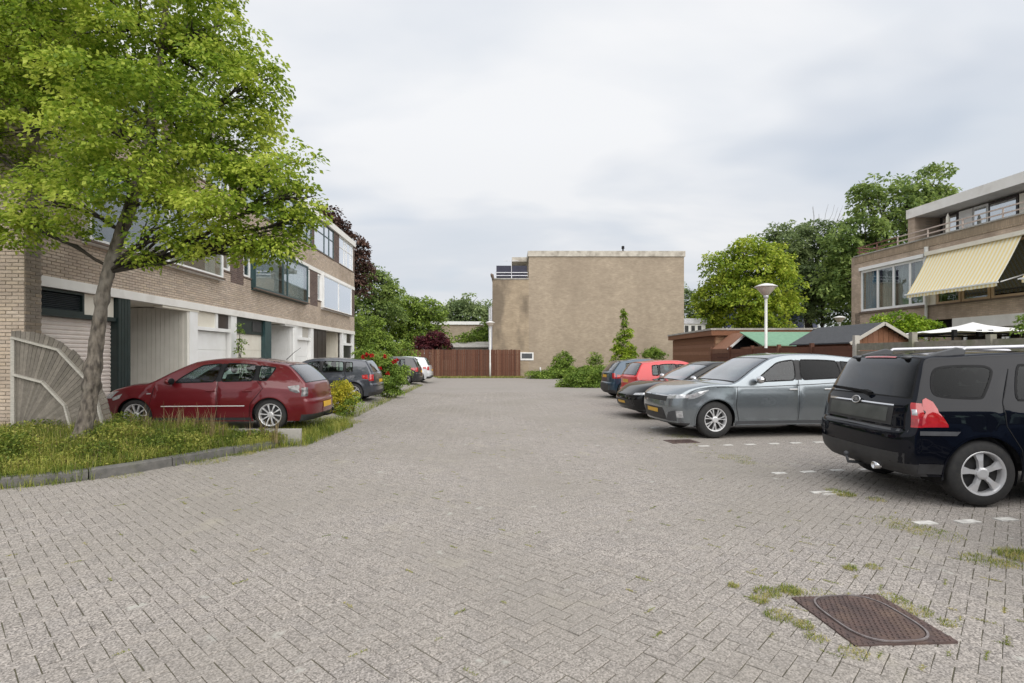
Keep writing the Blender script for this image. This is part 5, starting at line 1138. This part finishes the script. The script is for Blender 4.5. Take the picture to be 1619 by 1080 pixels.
            for ax, arc in arcs:
                if sp.get('clad'): s.ribbon('arch_trim', sp['clad'], [(ax+(ra+.025)*math.cos(a), r+(ra+.025)*math.sin(a)) for a in np.linspace(-.25, math.pi+.25, 22)], .055, .010, side)
                else: s.ribbon('arch_trim', s.paint, [(ax+(ra+.008)*math.cos(a), r+(ra+.008)*math.sin(a)) for a in np.linspace(-.2, math.pi+.2, 22)], .02, .007, side)
                y0 = s.hw*.93; A = np.linspace(-.35, math.pi+.35, 22); Pw = np.array([[(L/2-(ax+(ra+.004)*math.cos(a)), side*y, r+(ra+.004)*math.sin(a)) for y in (y0, y0-.34)] for a in A]); s.grid(Pw, 'wheel_well', 'trim')
                cx_ = L/2-ax; fan = MB(); fan.v = [(cx_, side*(y0-.34), r)]+[tuple(p[1]) for p in Pw]; fan.f = [(0, i+1, i+2) for i in range(len(Pw)-1)]; fan.build('wheel_well', MT['trim'], s.root)
            # mirror
            mx_, mz = sp['mir']; w = float(s.Wf(mx_, mz)); m = ell((L/2-mx_, side*(w+.135), mz+.03), (.075, .115, .075)); m.add([(L/2-mx_-.03, side*(w-.01), mz-.03), (L/2-mx_+.03, side*(w-.01), mz-.03), (L/2-mx_+.02, side*(w+.09), mz), (L/2-mx_-.02, side*(w+.09), mz)], [(0,1,2,3)])
            mo = m.build('mirror', MT[sp['mir_mat']] if 'mir_mat' in sp else s.paint, s.root, True); ell((L/2-mx_-.045, side*(w+.135), mz+.03), (.04, .10, .062)).build('mirror_glass', MT['trim'], mo, True)
            if sp.get('molding'): s.ribbon('side_moulding', sp.get('mold_mat', 'chrome'), sp['molding'], sp.get('mold_w', .022), .012, side)
            if sp.get('crease_line'): s.ribbon('crease_shade', 'trim', sp['crease_line'], .012, .004, side)  # dark strip paints the shade line of the body crease
        # --- top, front and back surfaces
        s.sheet('front_bumper', sp.get('fb_mat', s.paint) if not isinstance(sp.get('fb_mat'), str) else MT[sp['fb_mat']], 1, 4); s.sheet('front_lip', 'plastic', 0, 1)
        s.sheet('hood', s.paint, 4, 8); s.sheet('roof', s.paint, 10, 14); s.sheet('tailgate', s.paint, 16, 19); s.sheet('rear_bumper', MT[sp['rb_mat']] if 'rb_mat' in sp else s.paint, 19, 21); s.sheet('rear_lip', 'plastic', 21, 22)
        pw = sp.get('pillar', 66)
        for a, b, nm, gm in ((8, 10, 'windscreen', 'car_glass_screen'), (14, 16, 'rear_window', glr)):
            gl = s.sheet(nm, gm, a+.12, b-.10, -pw, pw)
            s.sheet('window_frame', 'trim', a, a+.12, -pw, pw); s.sheet('window_frame', 'trim', b-.10, b, -pw, pw)
            for sg in (-1, 1): s.sheet('pillar', s.paint, a, b, min(sg*pw, sg*90), max(sg*pw, sg*90), nt=10, np_=6)
            for sg in (-1, 1): s.sheet('window_frame', 'trim', a, b, min(sg*(pw-4), sg*pw), max(sg*(pw-4), sg*pw), off=.003, np_=2)
        # lights, grille, plates
        for nm, mt, c in sp.get('patch', []):
            if c[0] == 'mirror2':
                for sg in (1, -1): s.quad(nm, mt, [(t, p*sg) for t, p in c[1]], c[2] if len(c) > 2 else .006)
            else: s.quad(nm, mt, c[1], c[2] if len(c) > 2 else .006)
        for nm, mt, poly in sp.get('spatch', []):
            for sg in (1, -1): s.side_patch(nm, mt, poly, sg)
        # --- underbody and cabin
        box_part(s.root, 'underbody', 'trim', -L/2+.35, L/2-.35, -s.hw*.62, s.hw*.62, g+.01, g+.14)
        box_part(s.root, 'floor_pan', 'seat', -L/2+.5, L/2-1.05, -s.hw*.86, s.hw*.86, g+.14, g+.2)
        bl_ = min(sp['belt'])-.05; xd = sp['cowl'][0]
        for sg in (-1, 1): box_part(s.root, 'door_lining', 'seat', L/2-sp['re'][0], L/2-xd-.35, sg*s.hw*.86-.02, sg*s.hw*.86+.02, g+.2, bl_)
        MB().prism([(L/2-xd-.05,-s.hw*.8,bl_-.25),(L/2-xd-.62,-s.hw*.8,bl_-.25),(L/2-xd-.55,-s.hw*.8,bl_),(L/2-xd-.2,-s.hw*.8,bl_+.02)], (0,s.hw*1.6,0)).build('dashboard', MT['seat'], s.root)
        zs = g+.32; x1 = L/2-sp['seat'][0]; x2 = L/2-sp['seat'][1]
        for xq, ys in ((x1, (-.37, .37)), (x2, (-.38, .38))):
            for y in ys:
                y *= s.hw/.9; st_ = MB().box(xq-.05, xq+.45, y-.24, y+.24, zs-.1, zs+.1)
                st_.add([(xq-.02,y-.23,zs),(xq-.02,y+.23,zs),(xq-.20,y+.21,zs+.62),(xq-.20,y-.21,zs+.62),(xq-.14,y-.23,zs),(xq-.14,y+.23,zs),(xq-.30,y+.21,zs+.62),(xq-.30,y-.21,zs+.62)], [(0,1,2,3),(7,6,5,4),(0,3,7,4),(1,5,6,2),(3,2,6,7)])
                so_ = st_.build('seat', MT['seat'], s.root, bevel=.03); ell((xq-.26, y, zs+.72), (.05, .12, .09), 10, 6).build('headrest', MT['seat'], so_, True)
        yw = s.hw*.4; pts = [(L/2-xd-.62+.08*math.cos(a), yw+.18*math.sin(a), bl_-.04+.17*math.cos(a)) for a in np.linspace(0, math.tau, 17)]; MB().tube(pts, .014, 6, False).build('steering_wheel', MT['trim'], s.root, True)
        # --- wheels
        tw = sp.get('tw', .205); rim = sp['rim']; h = tw/2
        tyre = MB().lathe([(rim-.01,-h),(rim+.015,-h-.004),(r-.03,-h+.002),(r-.006,-h+.022),(r,-h+.05),(r,h-.05),(r-.006,h-.022),(r-.03,h-.002),(rim+.015,h+.004),(rim-.01,h)], 40, axis='y').mesh('tyre')
        rm = MB().lathe([(rim,h-.004),(rim-.008,h+.004),(rim-.02,h),(rim-.03,h-.03),(rim-.035,-h)], 40, axis='y')
        k, kind = sp['spokes']; dep = h-.018
        for i in range(k):
            a = i*math.tau/k+.3
            def pt(rr_, da, y): return (rr_*math.cos(a+da), y, rr_*math.sin(a+da))
            if kind == 'wide': prs = [(0, .36, .21)]
            elif kind == 'thin': prs = [(0, .2, .085)]
            else: prs = [(-.17, .2, .055), (.17, .2, .055)]
            for sh, w0, w1 in prs:
                r0, r1 = .045, rim-.016
                q0, q1 = (0 if kind == 'twin' else 0), sh
                A_ = [pt(r0, q0-w0*1.4, dep-.004), pt(r0, q0+w0*1.4, dep-.004), pt((r0+r1)/2, sh*.7+w1*.85, dep+.008), pt(r1, sh+w1, dep), pt(r1, sh-w1, dep), pt((r0+r1)/2, sh*.7-w1*.85, dep+.008)]
                B2 = [(x, y-.035, z) for x, y, z in A_]; rm.add(A_+B2, [(0,1,2,5),(5,2,3,4)]+[(i_, (i_+1) % 6, 6+(i_+1) % 6, 6+i_) for i_ in range(6)])
        rm.lathe([(.062,dep-.03),(.062,dep+.008),(.045,dep+.016),(0,dep+.016)], 16, axis='y'); rm = rm.mesh('rim')
        dk = MB().lathe([(rim-.03,h-.085),(.15,h-.075),(0,h-.075)], 24, axis='y').mesh('brake_disc'); rmm = MT[sp.get('rim_mat', 'alloy')]
        for me, mt in ((tyre, MT['tyre']), (rm, rmm), (dk, MT['rim_dark'])): me.materials.clear(); me.materials.append(mt)
        for me in (tyre, dk): me.polygons.foreach_set('use_smooth', [True]*len(me.polygons))
        for ax in sp['ax']:
            for sg in (1, -1):
                w = bpy.data.objects.new('wheel', tyre); link(w, s.root); w.location = (L/2-ax, sg*(s.hw*sp.get('track', .965)-h), r); w.rotation_euler = (0, rnd.uniform(0, 6), 0) if sg > 0 else (0, rnd.uniform(0, 6), math.pi)
                if sg < 0: w.rotation_euler = (math.pi, 0, 0); w.rotation_euler.rotate_axis('Y', rnd.uniform(0, 6))
                link(bpy.data.objects.new('rim', rm), w); link(bpy.data.objects.new('brake_disc', dk), w)
pm('lamp_dark_red', (.22,.006,.008), (.30,.01,.012), scale=30, rough=.1, coat=1)
pm('gloss_black', (.012,.012,.014), (.016,.016,.018), scale=12, rough=.35, spec=.3)
ZPH = [(.1,.90),(.3,.965),(.5,1.0),(.72,1.0),(.9,.965),(1.0,.93),(1.2,.845),(1.45,.70)]
ZPS = [(.1,.90),(.3,.95),(.55,1.0),(.85,1.0),(1.05,.965),(1.2,.92),(1.45,.82),(1.7,.70)]
MAZ = dict(L=4.42, W=1.755, H=1.465, g=.19, nz=.66, cowl=(1.10,.985), wt=(1.95,1.40), pk=(2.45,2.95), re=(3.86,1.33), rwb=(4.27,.965), bz=.64, ax=(.90,3.54), r=.318, ra=.352, rim=.232, zp=ZPH, belt=(.955,1.02), zc=.83,
    win=[(1.62,2.12,2.46,2.52), (2.55,2.61,3.20,3.22), (3.29,3.29,3.46,3.62)], seams=[[(1.28,.24),(1.20,.55),(1.28,.9)],[(2.48,.24),(2.50,.97),(2.565,1.36)],[(3.12,.24),(3.16,.55),(3.40,.85),(3.27,1.0)]], mir=(1.62,.97), seat=(2.35,3.25), spokes=(10,'thin'),
    molding=[(1.42,.50),(3.05,.505)], mold_mat='lamp_cap', mold_w=.018, hz=.80,
    patch=[('headlight','lamp_clear',('mirror2',[(4.75,55),(5.55,58),(6.15,90),(5.0,90)])), ('tail_light','lamp_smoke',('mirror2',[(17.2,62),(18.6,66),(18.6,90),(17.2,90)])), ('licence_plate','plate_yellow',('one',[(20.1,-12.5),(20.55,-12.5),(20.55,12.5),(20.1,12.5)],.012)), ('grille','plastic',('one',[(1.6,-35),(3.3,-30),(3.3,30),(1.6,35)]))],
    spatch=[('headlight','lamp_clear',[(.47,.61),(.455,.665),(.56,.715),(.66,.75),(.60,.66)]), ('tail_light','lamp_smoke',[(4.105,.92),(3.88,.89),(3.93,.80),(4.06,.755),(4.12,.76)]), ('side_repeater','lamp_clear',[(1.14,.74),(1.22,.745),(1.22,.765),(1.14,.76)])])
OUT = dict(L=4.655, W=1.80, H=1.645, g=.24, nz=.86, cowl=(1.28,1.09), wt=(2.12,1.56), pk=(2.55,3.3), re=(4.25,1.54), rwb=(4.52,1.12), bz=.78, ax=(.93,3.60), r=.355, ra=.395, rim=.232, zp=ZPS, belt=(1.06,1.17), zc=1.0, af=.15, hc=.03, wtop=.075, n=3.0,
    win=[(1.72,2.25,2.62,2.66), (2.74,2.77,3.62,3.60), (3.68,3.66,4.05,3.90)], seams=[[(1.42,.3),(1.34,.6),(1.38,1.0)],[(2.66,.3),(2.67,1.1),(2.71,1.52)],[(3.20,.3),(3.25,.6),(3.62,1.0),(3.65,1.1)]], mir=(1.78,1.10), mir_mat='chrome', chrome_handle=True, seat=(2.5,3.4), spokes=(7,'twin'), glass_rear='car_glass_dark', hz=.93,
    crease_line=[(.95,.99),(1.8,.985),(3.0,1.03),(4.2,1.09)], tw=.225, track=.975, rim_mat='alloy', sill_mat='plastic_grey',
    patch=[('headlight','lamp_clear',('mirror2',[(3.72,36),(4.45,36),(4.75,90),(3.85,90)],.010)), ('grille','chrome',('mirror2',[(4.02,3),(4.2,3),(4.2,36),(4.02,36)],.012)), ('grille','plastic',('one',[(3.5,-34),(3.98,-34),(3.98,34),(3.5,34)])), ('intake','plastic',('one',[(1.25,-30),(2.6,-24),(2.6,24),(1.25,30)])), ('licence_plate','plate_yellow',('one',[(1.75,-10.5),(2.3,-10.5),(2.3,10.5),(1.75,10.5)],.018)), ('fog_lamp','lamp_clear',('mirror2',[(1.5,62),(2.15,62),(2.15,80),(1.5,80)],.012)), ('bumper_insert','plastic_grey',('mirror2',[(1.2,28),(1.9,40),(2.3,66),(1.2,60)])), ('tail_light','lamp_red',('mirror2',[(16.6,60),(18.3,64),(18.3,90),(16.6,90)]))],
    spatch=[('headlight','lamp_clear',[(.385,.755),(.385,.835),(.56,.895),(.80,.935),(.66,.835),(.50,.765)]), ('tail_light','lamp_red',[(4.37,1.08),(4.15,1.08),(4.28,.90),(4.40,.86)])])
KIA = dict(L=4.35, W=1.84, H=1.645, g=.30, nz=.88, cowl=(1.12,1.12), wt=(1.88,1.55), pk=(2.3,3.1), re=(3.97,1.585), rwb=(4.215,1.13), bz=.80, ax=(.87,3.50), r=.348, ra=.395, rim=.240, zp=ZPS, belt=(1.10,1.13), zc=.98, rw=.23, wtop=.09, n=3.2, ar=.07,
    win=[(1.52,2.05,2.42,2.44), (2.60,2.56,3.15,3.02), [(3.46,1.16),(3.50,1.135),(3.90,1.15),(3.98,1.2),(3.93,1.40),(3.84,1.475),(3.40,1.485),(3.31,1.46),(3.30,1.41)]], seams=[[(1.36,.38),(1.30,.6),(1.36,1.05)],[(2.52,.38),(2.52,1.1),(2.5,1.5)],[(3.10,.38),(3.12,.6),(3.27,.85),(3.28,1.1),(3.12,1.45)]], mir=(1.58,1.16), chrome_handle=False, seat=(2.2,3.0), spokes=(5,'wide'), glass_rear='car_glass_dark', hz=.98, hx=.22,
    clad=None, tw=.235, track=.985, sill_mat='plastic', rb_mat='paint_black',
    patch=[('headlight','lamp_clear',('mirror2',[(4.35,45),(5.2,45),(5.5,90),(4.55,90)])), ('tail_light','lamp_red',('mirror2',[(16.35,66),(18.75,69),(18.75,90),(16.35,90)])), ('plate_recess','plastic',('one',[(17.05,-38),(18.75,-36),(18.75,36),(17.05,38)],.004)), ('licence_plate','plate_dark',('one',[(17.3,-30),(18.5,-29),(18.5,29),(17.3,30)],.012)), ('chrome_strip','chrome',('one',[(16.95,-38),(17.12,-38),(17.12,38),(16.95,38)],.016)), ('bumper_step','plastic_grey',('one',[(19.0,-66),(19.45,-66),(19.45,66),(19.0,66)],.012)), ('bumper_insert','plastic',('one',[(20.6,-64),(21.4,-64),(21.4,64),(20.6,64)],.006)), ('lens_band','lamp_dark_red',('mirror2',[(17.85,68.5),(18.6,69.5),(18.6,89),(17.85,89)],.009)), ('brake_light','lamp_red',('one',[(14.06,-14),(14.16,-14),(14.16,14),(14.06,14)],.012)), ('reversing_light','lamp_clear',('mirror2',[(17.3,69),(17.75,69),(17.75,80),(17.3,80)],.010))],
    spatch=[('tail_light','lamp_red',[(4.085,1.12),(4.05,1.14),(3.985,1.10),(3.86,.86),(3.86,.835),(4.12,.83)]), ('bumper_corner','plastic',[(4.14,.44),(4.14,.33),(3.90,.33),(3.905,.44)]), ('bumper_strip','plastic_grey',[(4.14,.79),(4.14,.745),(3.78,.745),(3.74,.79)])])
def hatch(L, W, H, **kw):
    k = L/4.25
    d = dict(L=L, W=W, H=H, g=.19, nz=.68, cowl=(1.10*k,1.0*H/1.46), wt=(1.85*k,1.39*H/1.46), pk=(2.25*k,2.9*k), re=(L-.42,H-.09), rwb=(L-.14,.98), bz=.62, ax=(.86*k,L-.78*k), r=.315, ra=.352, rim=.215, zp=ZPH, belt=(.95,1.0), zc=.80,
        win=[(1.5*k,2.0*k,2.34*k,2.36*k), (2.45*k,2.47*k,3.15*k,3.12*k), (3.22*k,3.2*k,3.45*k,3.42*k)], seams=[[(1.28*k,.24),(1.22*k,.6),(1.26*k,.92)],[(2.37*k,.24),(2.39*k,.96),(2.41*k,1.33)],[(2.95*k,.24),(3.0*k,.55),(3.2*k,.8),(3.19*k,1.0)]], mir=(1.5*k,.99), seat=(2.2*k,3.1*k), spokes=(5,'twin'),
        patch=[('headlight','lamp_clear',('mirror2',[(4.1,40),(4.85,42),(5.2,90),(4.25,90)],.010)), ('tail_light','lamp_red',('mirror2',[(17.0,55),(18.5,58),(18.5,90),(17.0,90)])), ('licence_plate','plate_yellow',('one',[(18.2,-12.5),(18.9,-12.5),(18.9,12.5),(18.2,12.5)],.012)), ('grille','plastic',('one',[(1.5,-48),(2.8,-45),(2.8,45),(1.5,48)])), ('licence_plate','plate_yellow',('one',[(1.9,-12),(2.5,-12),(2.5,12),(1.9,12)],.018)), ('bumper_insert','plastic',('one',[(20.7,-60),(21.5,-60),(21.5,60),(20.7,60)]))],
        spatch=[('tail_light','lamp_red',[(L-.32,.90),(L-.50,.88),(L-.47,.77),(L-.28,.745)]), ('headlight','lamp_clear',[(.44,.62),(.43,.68),(.56,.73),(.70,.77),(.62,.67)])])
    d.update(kw); return d
mz = Car('red_hatchback', 'dark red five door hatchback parked beside the planting bed', 'parked cars', MAZ, (-5.76,11.95,.10), 180, 'paint_red')
Car('silver_suv', 'silver grey estate off-roader parked nose towards the road', 'parked cars', OUT, (5.66,11.35,.012), 185, 'paint_silver')
kia = Car('black_suv', 'black off-roader seen from behind in the nearest right bay', 'parked cars', KIA, (6.57,6.34,.012), -4, 'paint_black')
Car('grey_hatchback', 'dark grey hatchback parked left beyond the dark red one', 'parked cars', hatch(4.26,1.79,1.46, zc=.74), (-5.88,18.95,.09), 180, 'paint_grey')
Car('black_hatchback', 'black hatchback with yellow front plate beside the silver car', 'parked cars', hatch(4.37,1.80,1.45, cowl=(1.25,.98), wt=(2.05,1.37), re=(3.85,1.34), mir_mat='chrome', nz=.66), (5.62,14.45,.012), 185, 'paint_black2')
Car('red_city_car', 'small bright red city car parked with its tail to the road', 'parked cars', hatch(3.45,1.62,1.46, rwb=(3.36,1.0), re=(3.08,1.38), bz=.60, zc=.72, patch=[('tail_light','lamp_red',('mirror2',[(16.4,62),(18.6,62),(18.6,90),(16.4,90)])), ('licence_plate','plate_yellow',('one',[(17.4,-13),(18.0,-13),(18.0,13),(17.4,13)],.012)), ('bumper_insert','plastic',('one',[(20.7,-60),(21.5,-60),(21.5,60),(20.7,60)]))]), (5.95,17.3,.012), 5, 'paint_scarlet')
Car('navy_city_car', 'small dark blue car at the far end of the right row', 'parked cars', hatch(3.55,1.66,1.49, rwb=(3.42,1.02), re=(3.05,1.40), patch=[('tail_light','lamp_red',('mirror2',[(16.9,62),(18.2,62),(18.2,90),(16.9,90)])), ('licence_plate','plate_yellow',('one',[(17.4,-13),(18.0,-13),(18.0,13),(17.4,13)],.012)), ('bumper_insert','plastic',('one',[(19.6,-70),(21.5,-60),(21.5,60),(19.6,70)]))]), (6.1,20.95,.012), 4, 'paint_navy')
Car('black_crossover', 'black car with red tail lights left of the road, far down', 'parked cars', hatch(4.3,1.8,1.5), (-5.87,29.75,.09), 180, 'paint_black3')
Car('white_hatchback', 'white car parked last on the left before the far fence', 'parked cars', hatch(4.2,1.76,1.50), (-5.55,32.6,.09), 180, 'paint_white')
Car('blue_hatchback', 'blue car of which only a bumper corner shows at the right edge', 'parked cars', hatch(4.1,1.74,1.5), (6.47,3.40,.012), 3, 'paint_blue')
# extra fittings: roof rails, wiper, spoiler, badge and exhaust of the black off-roader
def fit(car, name, mat, mb, **k): return mb.build(name, MT[mat] if isinstance(mat, str) else mat, car.root, k.get('smooth', False), k.get('bevel', 0))
kx = lambda x: kia.L/2-x
for sg in (1, -1):
    y = sg*.60; fit(kia, 'roof_rail', 'metal_pale', MB().tube([(kx(3.55),y,1.60),(kx(3.45),y,1.675),(kx(2.6),y,1.70),(kx(1.95),y,1.66),(kx(1.85),y,1.59)], [.02]*5, 8), smooth=True)
    fit(kia, 'rail_end', 'plastic_grey', MB().prism([(kx(3.98),y-.02,1.55),(kx(3.80),y-.02,1.62),(kx(3.55),y-.02,1.685),(kx(3.45),y-.02,1.66),(kx(3.48),y-.02,1.58)], (0,.045,0)), bevel=.01)
a = kia.S(np.array([15.55,15.45,15.6]), np.radians([-6,22,52]), .03)
wp = kia.S(np.array(15.86), np.radians(np.array(-2.)), .03); wq = kia.S(np.array(15.72), np.radians(np.array(46.)), .03)
fit(kia, 'rear_wiper', 'trim', MB().bar(tuple(wp), tuple(wq), .022, .03).bar(tuple(wp), tuple(kia.S(np.array(15.98), np.radians(np.array(-5.)), .02)), .05, .05))
c = Vector(kia.S(np.array(16.93), np.array(0.), .02)); n_ = Vector((-1, 0, .25)).normalized(); up_ = Vector((.25, 0, 1)).normalized()
def badge(rx, rz, w, off):
    pts = [c+n_*off+Vector((0, 1, 0))*rx*math.cos(q)+up_*rz*math.sin(q) for q in np.linspace(0, math.tau, 33)]; return MB().tube(pts, w, 6, False)
bd = fit(kia, 'badge', 'chrome', badge(.078, .042, .007, .004), smooth=True)
MB().prism([c+Vector((0,1,0))*.074*math.cos(q)+up_*.039*math.sin(q) for q in np.linspace(0, math.tau, 25)[:-1]], n_*.006).build('badge_plate', MT['plastic_grey'], bd)
fc = bpy.data.curves.new('lettering', 'FONT'); fc.body = 'KIA'; fc.size = .058; fc.align_x = 'CENTER'; fc.align_y = 'CENTER'; fc.extrude = .002; tmp = bpy.data.objects.new('tmp', fc); me_ = bpy.data.meshes.new_from_object(tmp); bpy.data.objects.remove(tmp); me_.materials.clear(); me_.materials.append(MT['chrome']); fo = bpy.data.objects.new('lettering', me_); link(fo, bd)
rt_ = Vector((0, -1, 0)); M = Matrix((rt_, up_, n_)).transposed().to_4x4(); M.translation = c+n_*.010; fo.matrix_local = M
fit(kia, 'exhaust', 'chrome', MB().lathe([(.042,0),(.042,-.07),(.034,-.07),(.034,0)], 16, (kx(4.27),-.42,.34), 'x'), smooth=True)
fit(kia, 'tow_ball', 'plastic_grey', ell((kx(4.40),.0,.40), (.03,.03,.03)).tube([(kx(4.40),0,.38),(kx(4.38),0,.30),(kx(4.1),0,.28)], .018, 8), smooth=True)
fit(kia, 'tailgate_badge', 'chrome', MB().box(kx(4.262),kx(4.255),.42,.60,1.035,1.062))
for y in (-.45, .45):
    p = kia.S(np.array(14.1), np.array(y*1.2), .012); fit(kia, 'hinge_cover', 'plastic_grey', ell(tuple(p), (.07,.05,.025), 10, 6), smooth=True)

mxx = lambda x: mz.L/2-x
fit(mz, 'aerial', 'trim', MB().tube([(mxx(3.55),.0,1.42),(mxx(3.72),.0,1.58),(mxx(3.86),.0,1.68)], [.008,.005,.003], 6))
fit(mz, 'tow_hook', 'trim', MB().tube([(mxx(4.1),0,.26),(mxx(4.42),0,.24),(mxx(4.52),0,.27),(mxx(4.54),0,.36)], [.022,.022,.02,.018], 8).tube([(mxx(4.54),0,.34),(mxx(4.54),0,.40)], [.026,.02], 8), smooth=True)
